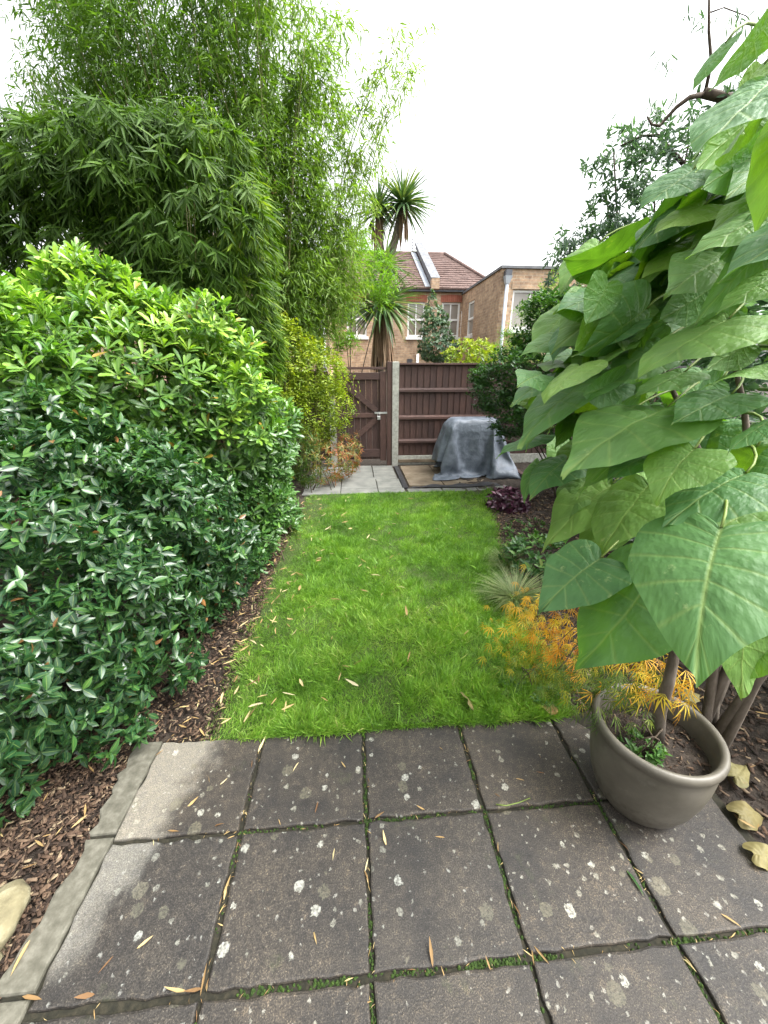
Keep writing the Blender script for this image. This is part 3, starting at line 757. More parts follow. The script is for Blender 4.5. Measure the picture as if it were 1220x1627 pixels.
# covered object: a cover cloth of 44 x 44 points draped over a grill, in millimetres x, y, z
DRAPE = [
    -659, -524, 16, -610, -529, 16, -560, -534, 16, -511, -539, 18, -461, -538, 16, -413, -529, 16, -365, -516, 16, -319, -498, 16, -274, -477, 16, -235, -452, 16, -230, -431, 37, -213, -439, 17, -174, -461, 24, -127, -456, 17, -78, -452, 16, -30, -441, 16, 18, -426, 16, 65, -411, 16, 110, -396, 26, 152, -379, 45, 173, -368, 24, 190, -371, 45, 220, -370, 39, 203, -387, 30, 179, -415, 16, 196, -461, 16, 212, -508, 16, 240, -544, 16, 288, -546, 16, 338, -543, 16, 388, -541, 16, 437, -539, 16, 486, -538, 16, 536, -543, 16, 585, -551, 16, 633, -563, 15, 677, -588, 16, 723, -579, 16, 769, -559, 16, 815, -538, 16, 859, -515, 18, 897, -485, 17, 934, -452, 16, 972, -419, 16,
    -653, -474, 16, -604, -480, 19, -557, -486, 22, -508, -488, 16, -465, -491, 33, -422, -480, 18, -380, -472, 33, -338, -454, 27, -295, -433, 21, -255, -414, 22, -238, -404, 56, -212, -412, 48, -172, -412, 22, -126, -411, 26, -87, -407, 28, -44, -392, 16, 3, -378, 17, 50, -364, 24, 96, -349, 21, 136, -333, 37, 173, -326, 17, 196, -327, 42, 228, -332, 49, 218, -355, 18, 227, -399, 17, 239, -444, 26, 242, -489, 40, 253, -532, 60, 290, -553, 64, 339, -556, 62, 388, -559, 60, 438, -561, 60, 487, -561, 60, 534, -567, 54, 582, -573, 51, 628, -576, 49, 663, -555, 37, 704, -534, 22, 749, -518, 26, 792, -499, 33, 828, -479, 21, 864, -447, 19, 901, -414, 17, 938, -381, 16,
    -647, -424, 16, -599, -430, 24, -553, -436, 17, -507, -441, 30, -460, -448, 24, -426, -437, 40, -381, -427, 29, -351, -415, 56, -307, -395, 48, -279, -372, 33, -252, -375, 58, -207, -363, 55, -171, -362, 23, -124, -362, 17, -88, -362, 41, -58, -344, 17, -12, -331, 27, 34, -317, 21, 81, -302, 16, 128, -288, 18, 172, -277, 25, 205, -278, 39, 233, -298, 23, 255, -335, 28, 255, -380, 47, 244, -425, 65, 243, -469, 86, 257, -513, 105, 294, -540, 112, 342, -549, 111, 391, -549, 109, 440, -545, 103, 489, -551, 104, 538, -553, 101, 587, -554, 97, 630, -545, 83, 646, -513, 49, 686, -496, 46, 730, -489, 60, 761, -469, 36, 794, -443, 16, 831, -410, 20, 868, -377, 16, 904, -344, 17,
    -635, -375, 16, -594, -386, 28, -550, -388, 29, -502, -393, 23, -458, -402, 24, -418, -400, 29, -387, -381, 40, -349, -373, 43, -322, -354, 68, -305, -349, 36, -263, -339, 26, -215, -325, 27, -170, -313, 21, -127, -315, 25, -92, -319, 56, -67, -301, 40, -27, -284, 26, 20, -269, 20, 67, -257, 24, 115, -247, 28, 163, -244, 36, 211, -246, 46, 249, -272, 57, 257, -315, 72, 248, -360, 91, 254, -405, 109, 265, -449, 126, 270, -490, 146, 304, -511, 150, 346, -514, 145, 394, -516, 143, 443, -517, 141, 492, -518, 141, 541, -518, 137, 591, -519, 133, 632, -509, 118, 647, -485, 83, 673, -474, 78, 706, -454, 68, 731, -431, 35, 761, -404, 16, 798, -373, 21, 835, -342, 22, 869, -308, 17,
    -616, -328, 16, -573, -346, 25, -540, -355, 56, -493, -364, 48, -466, -367, 22, -435, -365, 30, -395, -352, 20, -362, -328, 26, -341, -308, 61, -318, -309, 32, -275, -294, 20, -227, -282, 25, -186, -289, 34, -150, -283, 52, -109, -278, 69, -83, -262, 53, -38, -247, 49, 9, -253, 55, 57, -249, 65, 105, -247, 75, 153, -247, 85, 201, -247, 95, 247, -259, 105, 267, -298, 118, 262, -342, 136, 278, -386, 148, 265, -427, 158, 282, -461, 185, 320, -488, 187, 346, -469, 162, 395, -468, 157, 445, -469, 156, 494, -470, 156, 543, -472, 153, 593, -473, 150, 635, -475, 135, 668, -474, 122, 676, -439, 92, 673, -421, 59, 694, -399, 31, 728, -368, 22, 766, -338, 17, 801, -308, 24, 830, -276, 16,
    -591, -295, 43, -569, -301, 27, -538, -326, 28, -500, -334, 34, -466, -338, 45, -434, -333, 32, -409, -322, 28, -382, -293, 30, -336, -282, 45, -309, -296, 69, -278, -294, 64, -235, -283, 68, -191, -275, 78, -158, -299, 92, -134, -260, 90, -91, -250, 94, -45, -247, 97, -1, -256, 104, 47, -260, 113, 96, -261, 122, 143, -255, 133, 191, -252, 144, 238, -253, 154, 274, -284, 165, 282, -329, 177, 265, -372, 191, 263, -415, 205, 304, -428, 213, 342, -452, 215, 349, -428, 191, 398, -425, 184, 447, -423, 176, 496, -423, 171, 545, -425, 166, 593, -429, 163, 635, -447, 173, 663, -437, 150, 650, -415, 113, 648, -391, 73, 663, -361, 42, 698, -330, 27, 737, -310, 27, 765, -287, 36, 787, -249, 16,
    -582, -256, 56, -559, -263, 28, -520, -282, 16, -493, -307, 28, -465, -298, 36, -435, -309, 57, -406, -325, 69, -380, -295, 71, -353, -276, 92, -310, -279, 108, -281, -308, 108, -234, -313, 107, -206, -287, 114, -176, -274, 125, -135, -275, 134, -103, -246, 137, -55, -243, 145, -10, -259, 153, 38, -267, 162, 86, -269, 171, 135, -268, 181, 182, -259, 192, 228, -251, 203, 269, -273, 214, 283, -316, 225, 259, -357, 238, 264, -399, 252, 308, -411, 251, 350, -419, 250, 354, -393, 228, 402, -391, 220, 451, -388, 212, 500, -386, 204, 549, -387, 200, 590, -406, 207, 635, -407, 200, 648, -397, 172, 637, -380, 133, 647, -361, 105, 651, -330, 75, 695, -316, 61, 726, -289, 60, 730, -268, 29, 742, -226, 16,
    -561, -227, 28, -527, -237, 34, -491, -250, 31, -482, -274, 27, -492, -284, 57, -465, -307, 86, -433, -308, 92, -397, -321, 105, -363, -303, 131, -317, -300, 146, -280, -315, 155, -237, -327, 155, -216, -295, 160, -187, -280, 168, -148, -264, 177, -114, -243, 185, -67, -251, 194, -19, -259, 203, 29, -265, 211, 77, -271, 220, 125, -271, 230, 172, -266, 240, 219, -256, 251, 263, -264, 263, 285, -303, 274, 260, -343, 286, 273, -381, 298, 313, -403, 300, 348, -389, 290, 359, -363, 268, 407, -361, 260, 456, -359, 253, 505, -357, 245, 551, -368, 243, 598, -384, 245, 632, -386, 235, 617, -371, 196, 619, -350, 158, 646, -337, 134, 662, -307, 116, 698, -295, 99, 693, -269, 72, 692, -252, 32, 692, -220, 16,
    -514, -224, 15, -508, -202, 39, -474, -215, 47, -466, -251, 67, -495, -283, 91, -499, -310, 111, -456, -316, 130, -414, -335, 145, -370, -341, 163, -327, -332, 180, -285, -329, 199, -240, -336, 204, -224, -302, 210, -198, -276, 217, -162, -259, 225, -122, -246, 235, -75, -249, 243, -29, -261, 252, 20, -261, 260, 68, -267, 269, 115, -276, 279, 162, -264, 289, 207, -250, 299, 253, -260, 312, 283, -291, 323, 265, -334, 334, 279, -374, 339, 322, -385, 343, 334, -362, 329, 364, -338, 311, 413, -336, 303, 462, -335, 296, 505, -350, 292, 545, -380, 291, 591, -385, 290, 597, -360, 258, 585, -342, 214, 596, -319, 179, 640, -304, 170, 671, -282, 148, 672, -261, 109, 651, -278, 74, 642, -251, 38, 642, -216, 16,
    -464, -220, 15, -470, -187, 48, -483, -201, 86, -472, -227, 105, -499, -255, 126, -505, -292, 153, -475, -321, 174, -431, -336, 192, -385, -343, 208, -339, -349, 225, -293, -349, 240, -247, -343, 254, -233, -307, 260, -214, -269, 264, -176, -253, 273, -129, -261, 282, -85, -246, 292, -38, -255, 301, 11, -257, 310, 59, -263, 319, 105, -276, 329, 151, -264, 338, 196, -246, 348, 242, -255, 360, 277, -281, 372, 279, -325, 378, 277, -365, 387, 325, -364, 387, 332, -336, 371, 370, -316, 356, 419, -315, 349, 467, -322, 344, 506, -352, 342, 542, -378, 340, 567, -359, 319, 556, -341, 277, 561, -313, 240, 594, -287, 216, 636, -268, 203, 651, -251, 173, 628, -251, 131, 607, -262, 91, 595, -251, 47, 592, -213, 18,
    -414, -220, 22, -435, -215, 63, -444, -203, 105, -456, -235, 135, -479, -248, 165, -501, -265, 195, -485, -304, 220, -445, -325, 239, -400, -336, 255, -354, -341, 271, -308, -349, 288, -261, -342, 302, -239, -310, 310, -228, -264, 313, -186, -248, 321, -140, -262, 331, -93, -249, 341, -46, -248, 350, 1, -257, 359, 49, -265, 369, 95, -276, 378, 140, -261, 387, 184, -244, 397, 231, -249, 409, 268, -274, 421, 283, -316, 427, 280, -353, 436, 326, -350, 434, 334, -313, 416, 376, -297, 403, 425, -299, 396, 466, -323, 394, 498, -361, 392, 533, -361, 381, 530, -337, 342, 533, -309, 305, 568, -292, 281, 610, -276, 262, 626, -252, 237, 607, -250, 196, 585, -250, 153, 566, -258, 109, 564, -229, 77, 549, -201, 41,
    -371, -232, 44, -398, -235, 84, -425, -238, 122, -431, -223, 160, -452, -229, 196, -477, -241, 230, -483, -278, 262, -459, -311, 285, -415, -324, 302, -369, -337, 319, -323, -341, 335, -276, -339, 350, -243, -312, 359, -238, -263, 362, -197, -248, 370, -150, -260, 380, -103, -251, 390, -56, -245, 399, -9, -258, 409, 39, -263, 418, 86, -277, 428, 129, -259, 436, 174, -245, 446, 222, -242, 457, 251, -275, 467, 287, -305, 476, 283, -341, 485, 323, -333, 480, 337, -291, 461, 383, -280, 450, 431, -292, 446, 463, -328, 444, 500, -354, 441, 509, -329, 408, 505, -305, 369, 544, -302, 347, 587, -290, 328, 612, -270, 304, 589, -267, 261, 567, -267, 217, 545, -268, 175, 533, -246, 138, 527, -211, 105, 516, -185, 71,
    -331, -246, 72, -360, -247, 113, -388, -246, 153, -417, -254, 190, -426, -232, 226, -445, -227, 264, -466, -250, 299, -462, -288, 328, -429, -315, 349, -384, -324, 366, -338, -332, 382, -291, -335, 398, -254, -312, 409, -247, -265, 411, -208, -248, 420, -160, -256, 430, -113, -252, 439, -66, -248, 449, -18, -254, 458, 29, -263, 468, 76, -274, 477, 120, -259, 486, 166, -256, 495, 211, -243, 507, 250, -265, 516, 289, -289, 523, 286, -329, 534, 320, -313, 525, 344, -275, 509, 390, -268, 499, 432, -292, 496, 461, -330, 493, 488, -325, 475, 494, -299, 438, 520, -283, 409, 563, -298, 393, 587, -285, 368, 568, -275, 327, 545, -275, 284, 523, -264, 241, 503, -261, 199, 502, -231, 165, 518, -205, 133, 542, -180, 99,
    -294, -258, 102, -322, -264, 139, -353, -273, 177, -383, -275, 217, -408, -266, 258, -411, -236, 294, -435, -231, 333, -453, -260, 368, -440, -297, 394, -400, -316, 413, -353, -325, 429, -307, -329, 445, -265, -312, 458, -255, -267, 461, -218, -247, 469, -171, -258, 479, -123, -252, 489, -75, -246, 498, -27, -251, 508, 20, -260, 517, 67, -274, 527, 111, -260, 536, 158, -256, 544, 202, -248, 555, 249, -248, 563, 287, -277, 572, 290, -318, 583, 324, -296, 573, 350, -259, 557, 396, -261, 549, 429, -297, 546, 466, -317, 538, 487, -292, 508, 494, -269, 473, 537, -280, 455, 570, -284, 434, 549, -279, 392, 524, -281, 350, 502, -270, 308, 484, -258, 266, 499, -235, 228, 526, -243, 189, 554, -227, 152, 582, -207, 116,
    -287, -247, 140, -292, -273, 171, -316, -291, 205, -343, -289, 245, -370, -284, 286, -390, -266, 326, -401, -239, 364, -423, -239, 402, -436, -271, 436, -414, -303, 460, -369, -314, 476, -323, -321, 493, -279, -310, 507, -262, -268, 511, -227, -243, 518, -180, -256, 528, -132, -253, 538, -85, -245, 548, -37, -249, 557, 11, -254, 566, 57, -269, 576, 103, -264, 585, 149, -253, 593, 197, -259, 603, 242, -245, 612, 283, -266, 621, 294, -306, 631, 328, -279, 620, 357, -245, 605, 400, -260, 599, 433, -295, 596, 467, -287, 575, 473, -259, 540, 507, -268, 518, 539, -273, 496, 533, -257, 454, 515, -252, 408, 504, -240, 368, 486, -240, 331, 508, -244, 296, 539, -238, 258, 567, -244, 220, 593, -227, 182, 615, -204, 144,
    -246, -267, 158, -266, -261, 202, -293, -277, 239, -304, -304, 274, -332, -298, 315, -359, -291, 355, -379, -271, 395, -390, -243, 434, -412, -247, 471, -419, -281, 503, -384, -305, 524, -339, -315, 540, -293, -308, 555, -268, -270, 562, -236, -242, 568, -190, -253, 578, -142, -253, 588, -95, -246, 597, -46, -247, 607, 2, -253, 616, 50, -261, 625, 96, -265, 634, 140, -250, 642, 187, -257, 652, 235, -251, 661, 277, -257, 670, 299, -295, 680, 331, -262, 667, 365, -232, 653, 405, -259, 649, 446, -279, 642, 458, -251, 607, 477, -257, 581, 510, -267, 560, 507, -245, 516, 487, -247, 472, 477, -232, 428, 490, -206, 393, 517, -229, 360, 546, -247, 326, 577, -245, 289, 590, -220, 250, 591, -198, 207, 588, -190, 158,
    -230, -251, 177, -239, -261, 221, -253, -265, 264, -272, -285, 304, -294, -301, 343, -320, -303, 384, -346, -295, 424, -367, -275, 464, -383, -249, 504, -398, -256, 540, -394, -290, 569, -354, -303, 588, -308, -302, 603, -273, -272, 612, -246, -242, 618, -198, -249, 628, -152, -253, 638, -104, -247, 647, -56, -248, 656, -7, -251, 665, 40, -252, 674, 86, -264, 684, 131, -249, 692, 178, -252, 701, 226, -250, 709, 269, -254, 717, 302, -280, 728, 333, -244, 714, 374, -225, 703, 413, -253, 698, 442, -245, 676, 460, -234, 645, 492, -244, 621, 487, -233, 580, 466, -232, 538, 465, -224, 496, 489, -217, 461, 520, -220, 426, 544, -221, 388, 551, -222, 346, 543, -222, 298, 544, -212, 254, 552, -209, 207, 550, -204, 159,
    -276, -240, 182, -270, -244, 230, -265, -244, 279, -260, -251, 327, -268, -270, 370, -292, -283, 409, -307, -296, 453, -333, -295, 494, -357, -280, 534, -375, -257, 574, -388, -263, 610, -370, -296, 635, -323, -296, 651, -283, -272, 661, -257, -243, 667, -208, -246, 677, -161, -251, 688, -114, -243, 697, -65, -247, 706, -17, -249, 715, 31, -246, 724, 78, -253, 732, 125, -251, 741, 171, -246, 749, 219, -249, 757, 267, -241, 762, 301, -260, 774, 337, -230, 762, 383, -219, 752, 423, -235, 741, 442, -210, 708, 471, -225, 685, 469, -220, 646, 454, -212, 603, 471, -213, 563, 497, -215, 522, 513, -201, 484, 522, -190, 442, 515, -201, 400, 512, -197, 351, 512, -191, 302, 524, -185, 257, 519, -173, 212, 518, -167, 164,
    -326, -240, 187, -320, -245, 236, -313, -251, 285, -307, -251, 334, -300, -246, 381, -293, -249, 428, -294, -261, 474, -302, -276, 519, -321, -285, 562, -345, -281, 603, -366, -263, 644, -374, -272, 678, -338, -289, 699, -296, -270, 711, -267, -243, 716, -218, -242, 727, -171, -245, 737, -123, -244, 746, -75, -239, 755, -26, -242, 764, 21, -238, 773, 69, -239, 780, 118, -238, 788, 166, -234, 796, 213, -234, 805, 260, -228, 811, 301, -238, 820, 346, -223, 812, 393, -216, 802, 421, -207, 776, 452, -206, 750, 456, -197, 711, 455, -190, 669, 480, -187, 628, 507, -192, 587, 529, -191, 543, 542, -187, 496, 552, -181, 448, 543, -167, 404, 542, -160, 356, 540, -154, 307, 527, -140, 264, 513, -130, 217, 508, -124, 169,
    -373, -224, 195, -368, -234, 244, -361, -240, 292, -353, -240, 340, -348, -247, 388, -341, -248, 437, -332, -246, 485, -326, -246, 533, -322, -253, 578, -320, -259, 626, -330, -271, 671, -354, -268, 712, -351, -275, 745, -309, -267, 759, -277, -240, 766, -229, -234, 775, -180, -235, 785, -132, -230, 794, -84, -230, 803, -36, -228, 811, 12, -228, 821, 61, -224, 828, 109, -221, 835, 158, -221, 844, 206, -218, 852, 255, -215, 859, 303, -212, 864, 353, -209, 861, 403, -201, 847, 430, -181, 812, 441, -171, 775, 462, -165, 734, 483, -157, 690, 498, -152, 643, 510, -147, 596, 519, -143, 547, 537, -138, 502, 553, -131, 455, 566, -124, 409, 565, -116, 361, 560, -108, 313, 554, -100, 265, 540, -88, 219, 536, -83, 171,
    -418, -204, 203, -409, -208, 252, -401, -211, 301, -393, -215, 349, -384, -214, 396, -380, -220, 445, -376, -226, 493, -369, -229, 542, -363, -235, 590, -357, -236, 637, -352, -240, 683, -340, -243, 729, -344, -253, 769, -318, -253, 800, -286, -230, 814, -238, -223, 823, -190, -221, 833, -142, -217, 841, -94, -214, 849, -46, -209, 856, 3, -204, 863, 52, -198, 868, 102, -193, 874, 151, -186, 876, 200, -179, 878, 249, -172, 879, 298, -166, 882, 349, -161, 882, 399, -153, 871, 424, -141, 831, 437, -127, 786, 451, -119, 739, 463, -114, 691, 476, -109, 644, 492, -102, 597, 513, -95, 553, 537, -88, 509, 553, -82, 463, 565, -75, 416, 571, -67, 368, 572, -60, 319, 571, -53, 270, 562, -43, 223, 561, -40, 174,
    -467, -202, 212, -458, -206, 261, -449, -202, 310, -439, -208, 357, -430, -210, 402, -423, -213, 451, -418, -214, 500, -412, -215, 549, -408, -216, 599, -402, -219, 647, -394, -220, 696, -382, -220, 742, -359, -217, 783, -322, -207, 812, -295, -206, 851, -249, -200, 867, -200, -192, 872, -152, -184, 876, -103, -176, 879, -54, -168, 882, -5, -161, 883, 45, -152, 882, 94, -145, 882, 143, -137, 882, 192, -129, 882, 241, -122, 882, 290, -115, 882, 340, -109, 882, 389, -101, 877, 418, -91, 838, 425, -82, 789, 440, -75, 743, 454, -67, 696, 471, -59, 650, 490, -52, 605, 511, -45, 560, 532, -38, 515, 552, -32, 471, 556, -26, 423, 559, -18, 374, 563, -11, 325, 568, -4, 277, 568, 3, 228, 565, 10, 179,
    -516, -210, 222, -507, -209, 270, -498, -211, 319, -488, -206, 367, -477, -205, 415, -462, -190, 458, -447, -184, 505, -433, -180, 553, -420, -178, 601, -410, -177, 650, -401, -175, 698, -397, -175, 747, -377, -171, 792, -343, -164, 828, -305, -159, 862, -260, -152, 883, -209, -144, 883, -160, -135, 883, -111, -127, 883, -62, -119, 883, -13, -111, 882, 37, -103, 882, 86, -95, 882, 135, -87, 882, 184, -80, 882, 233, -72, 882, 283, -65, 882, 332, -58, 882, 381, -51, 878, 416, -42, 846, 434, -34, 800, 447, -26, 753, 462, -18, 707, 479, -11, 661, 498, -4, 616, 518, 3, 571, 537, 10, 526, 543, 16, 478, 546, 23, 429, 550, 31, 380, 555, 38, 332, 557, 45, 283, 561, 53, 234, 571, 60, 186,
    -555, -194, 227, -544, -191, 276, -529, -185, 322, -524, -181, 371, -512, -174, 419, -499, -168, 467, -483, -160, 513, -467, -153, 560, -451, -145, 606, -435, -139, 652, -423, -131, 700, -408, -126, 747, -383, -121, 789, -348, -115, 823, -309, -108, 856, -268, -101, 881, -218, -93, 882, -168, -85, 882, -119, -77, 882, -70, -69, 882, -21, -61, 882, 28, -53, 882, 78, -45, 882, 127, -38, 882, 176, -30, 882, 226, -23, 882, 275, -15, 882, 324, -8, 882, 373, 0, 881, 413, 7, 853, 437, 14, 810, 454, 23, 764, 471, 30, 718, 487, 38, 672, 503, 45, 626, 518, 52, 579, 531, 59, 532, 544, 66, 485, 546, 73, 437, 550, 80, 388, 556, 88, 339, 561, 95, 290, 570, 102, 242, 580, 108, 194,
    -543, -151, 221, -536, -145, 269, -536, -137, 318, -527, -132, 367, -521, -126, 415, -507, -119, 462, -492, -112, 509, -476, -104, 556, -460, -97, 602, -444, -89, 648, -424, -83, 693, -405, -78, 738, -387, -71, 783, -353, -65, 819, -316, -58, 852, -275, -51, 879, -225, -43, 882, -176, -35, 882, -127, -27, 882, -78, -19, 882, -29, -11, 882, 20, -3, 882, 70, 5, 882, 119, 12, 882, 168, 20, 882, 217, 28, 882, 267, 35, 882, 316, 42, 882, 365, 50, 881, 407, 56, 858, 423, 60, 813, 436, 66, 765, 454, 75, 720, 471, 83, 674, 489, 92, 629, 507, 100, 583, 527, 108, 539, 540, 115, 492, 553, 122, 444, 562, 128, 396, 568, 135, 348, 577, 142, 300, 590, 146, 252, 602, 152, 204,
    -532, -102, 213, -531, -95, 262, -524, -89, 311, -524, -82, 360, -522, -76, 409, -506, -69, 455, -486, -63, 499, -468, -56, 545, -449, -49, 591, -432, -42, 637, -417, -35, 683, -405, -28, 731, -390, -22, 777, -359, -15, 814, -322, -8, 847, -282, 0, 877, -233, 7, 882, -184, 15, 882, -135, 23, 882, -86, 31, 882, -37, 39, 882, 12, 46, 882, 62, 55, 882, 111, 62, 882, 160, 70, 882, 210, 77, 882, 259, 85, 882, 308, 93, 882, 359, 100, 882, 403, 106, 862, 422, 110, 817, 425, 114, 769, 444, 120, 724, 463, 128, 679, 484, 139, 635, 501, 148, 590, 518, 157, 544, 531, 164, 496, 543, 171, 449, 554, 176, 400, 563, 180, 352, 572, 181, 303, 579, 179, 254, 587, 184, 206,
    -529, -53, 206, -525, -46, 255, -525, -39, 304, -523, -32, 353, -523, -26, 402, -510, -20, 449, -487, -13, 492, -469, -6, 538, -447, 0, 583, -431, 7, 629, -420, 14, 676, -411, 21, 724, -394, 28, 771, -364, 35, 809, -327, 42, 842, -290, 50, 873, -241, 58, 882, -192, 65, 882, -143, 73, 882, -94, 80, 882, -45, 88, 882, 5, 96, 882, 54, 104, 882, 103, 112, 882, 152, 120, 882, 201, 128, 882, 250, 136, 882, 301, 144, 883, 352, 152, 883, 399, 157, 866, 422, 160, 822, 421, 163, 771, 427, 165, 722, 436, 167, 674, 449, 166, 626, 464, 169, 579, 480, 182, 535, 496, 197, 491, 505, 198, 443, 512, 197, 395, 519, 194, 346, 525, 194, 297, 530, 186, 248, 536, 184, 199,
    -537, -3, 200, -530, 4, 249, -525, 11, 297, -526, 17, 346, -523, 24, 395, -513, 30, 443, -490, 37, 486, -471, 43, 531, -457, 49, 578, -443, 56, 625, -427, 63, 671, -411, 71, 717, -397, 77, 764, -372, 85, 806, -333, 92, 835, -297, 100, 870, -250, 108, 882, -200, 115, 882, -151, 123, 882, -102, 130, 882, -53, 138, 882, -3, 146, 883, 46, 154, 883, 95, 162, 882, 144, 170, 881, 193, 177, 878, 242, 184, 875, 291, 192, 871, 341, 199, 867, 389, 206, 854, 405, 203, 816, 412, 194, 768, 424, 190, 721, 436, 194, 674, 445, 207, 628, 450, 215, 580, 452, 218, 531, 461, 220, 483, 464, 221, 436, 465, 213, 389, 471, 209, 340, 476, 203, 291, 482, 199, 242, 487, 191, 193,
    -550, 45, 196, -542, 53, 244, -531, 61, 292, -527, 67, 340, -526, 74, 388, -515, 81, 435, -495, 87, 479, -485, 92, 529, -469, 98, 575, -462, 102, 625, -447, 109, 671, -429, 116, 716, -408, 125, 761, -376, 134, 797, -339, 142, 830, -305, 151, 865, -258, 159, 882, -208, 166, 882, -159, 173, 881, -110, 180, 879, -60, 187, 876, -11, 194, 872, 38, 200, 867, 87, 206, 862, 136, 211, 855, 185, 215, 849, 234, 218, 841, 282, 222, 833, 330, 224, 824, 377, 229, 813, 419, 223, 794, 397, 226, 752, 385, 212, 707, 389, 199, 660, 400, 211, 615, 413, 213, 570, 416, 233, 525, 425, 248, 479, 434, 256, 431, 443, 254, 382, 448, 247, 333, 451, 241, 284, 452, 233, 235, 459, 229, 186,
    -572, 91, 194, -563, 98, 241, -551, 107, 289, -539, 114, 335, -533, 123, 382, -519, 131, 429, -504, 136, 477, -486, 142, 522, -470, 145, 569, -447, 145, 612, -425, 150, 655, -408, 158, 699, -401, 172, 745, -379, 184, 788, -337, 189, 814, -310, 198, 850, -264, 205, 861, -214, 208, 858, -165, 212, 852, -116, 215, 845, -67, 218, 839, -18, 221, 831, 31, 223, 824, 79, 227, 817, 128, 227, 808, 177, 230, 801, 225, 232, 793, 274, 235, 785, 321, 230, 774, 365, 235, 764, 410, 249, 753, 431, 232, 725, 414, 237, 685, 392, 237, 642, 376, 227, 598, 377, 215, 552, 387, 208, 507, 393, 214, 463, 403, 230, 417, 408, 246, 371, 411, 258, 324, 419, 267, 276, 429, 269, 228, 439, 270, 180,
    -570, 134, 185, -556, 142, 232, -549, 154, 279, -536, 163, 325, -524, 171, 372, -507, 177, 419, -487, 180, 464, -462, 177, 507, -435, 169, 548, -412, 174, 591, -405, 190, 636, -410, 204, 683, -386, 214, 724, -371, 229, 766, -335, 233, 793, -300, 238, 824, -263, 225, 816, -220, 223, 811, -172, 229, 805, -124, 230, 797, -75, 233, 791, -26, 234, 783, 23, 234, 775, 71, 239, 768, 120, 240, 760, 168, 243, 753, 217, 242, 744, 265, 248, 737, 311, 241, 726, 353, 241, 716, 395, 264, 707, 438, 255, 688, 450, 226, 656, 432, 245, 617, 407, 255, 576, 384, 253, 532, 369, 239, 488, 374, 223, 443, 374, 206, 400, 393, 203, 355, 405, 216, 309, 396, 231, 264, 395, 247, 217, 398, 261, 169,
    -544, 175, 171, -527, 180, 218, -526, 196, 264, -512, 203, 310, -493, 205, 355, -471, 202, 399, -446, 197, 441, -425, 193, 482, -413, 203, 527, -412, 219, 573, -405, 228, 617, -384, 238, 658, -377, 246, 697, -348, 254, 730, -320, 267, 764, -316, 236, 778, -271, 243, 770, -227, 238, 762, -179, 242, 756, -132, 244, 750, -82, 243, 742, -34, 244, 734, 15, 242, 727, 64, 243, 719, 112, 247, 711, 160, 247, 703, 209, 243, 694, 256, 255, 687, 298, 243, 677, 341, 246, 667, 384, 265, 658, 427, 277, 645, 463, 255, 621, 466, 234, 587, 448, 249, 548, 424, 263, 507, 400, 268, 465, 378, 263, 422, 366, 245, 378, 363, 224, 334, 375, 208, 290, 388, 200, 247, 393, 202, 202, 404, 213, 157,
    -514, 212, 157, -502, 220, 203, -492, 224, 247, -472, 213, 290, -451, 204, 333, -427, 209, 376, -419, 223, 420, -428, 233, 465, -420, 251, 510, -396, 252, 551, -377, 253, 590, -390, 262, 629, -359, 272, 662, -328, 287, 697, -300, 273, 723, -325, 246, 729, -279, 246, 723, -233, 252, 714, -186, 249, 707, -139, 250, 700, -90, 243, 693, -42, 248, 685, 7, 244, 677, 55, 243, 669, 104, 249, 661, 152, 249, 653, 200, 245, 645, 246, 263, 638, 287, 247, 628, 330, 248, 617, 375, 261, 609, 416, 285, 598, 456, 283, 580, 482, 253, 553, 480, 231, 518, 464, 252, 479, 441, 270, 439, 417, 280, 398, 393, 278, 355, 374, 266, 311, 364, 248, 268, 369, 229, 227, 366, 208, 186, 379, 197, 140,
    -490, 243, 143, -470, 226, 183, -454, 211, 223, -437, 217, 267, -431, 230, 311, -435, 247, 357, -436, 260, 402, -416, 269, 444, -388, 265, 482, -375, 265, 521, -390, 277, 559, -369, 287, 594, -335, 298, 628, -300, 303, 660, -288, 269, 676, -329, 258, 680, -288, 245, 673, -242, 254, 665, -193, 256, 657, -147, 251, 651, -99, 244, 643, -50, 249, 635, -2, 247, 627, 47, 244, 619, 96, 249, 611, 144, 249, 603, 192, 248, 595, 237, 268, 589, 275, 251, 579, 319, 250, 568, 365, 256, 559, 401, 287, 549, 443, 305, 537, 476, 282, 513, 501, 249, 485, 495, 232, 449, 476, 249, 410, 454, 268, 370, 434, 283, 329, 410, 288, 287, 388, 281, 244, 369, 267, 201, 360, 243, 162, 351, 231, 122,
    -457, 219, 114, -440, 227, 158, -438, 242, 203, -449, 253, 248, -449, 271, 293, -431, 281, 335, -409, 270, 376, -379, 271, 413, -374, 281, 452, -397, 289, 490, -376, 300, 525, -341, 307, 558, -308, 319, 591, -273, 302, 618, -284, 267, 627, -332, 267, 630, -296, 245, 624, -248, 254, 616, -201, 264, 608, -154, 254, 601, -107, 244, 593, -58, 249, 585, -9, 250, 577, 39, 246, 569, 88, 248, 561, 136, 248, 553, 185, 251, 545, 228, 274, 539, 263, 254, 530, 309, 251, 518, 357, 252, 510, 387, 289, 501, 426, 317, 491, 468, 310, 472, 492, 278, 444, 515, 245, 416, 506, 224, 381, 481, 236, 341, 463, 258, 301, 452, 283, 261, 429, 293, 219, 406, 289, 176, 391, 268, 135, 367, 262, 98,
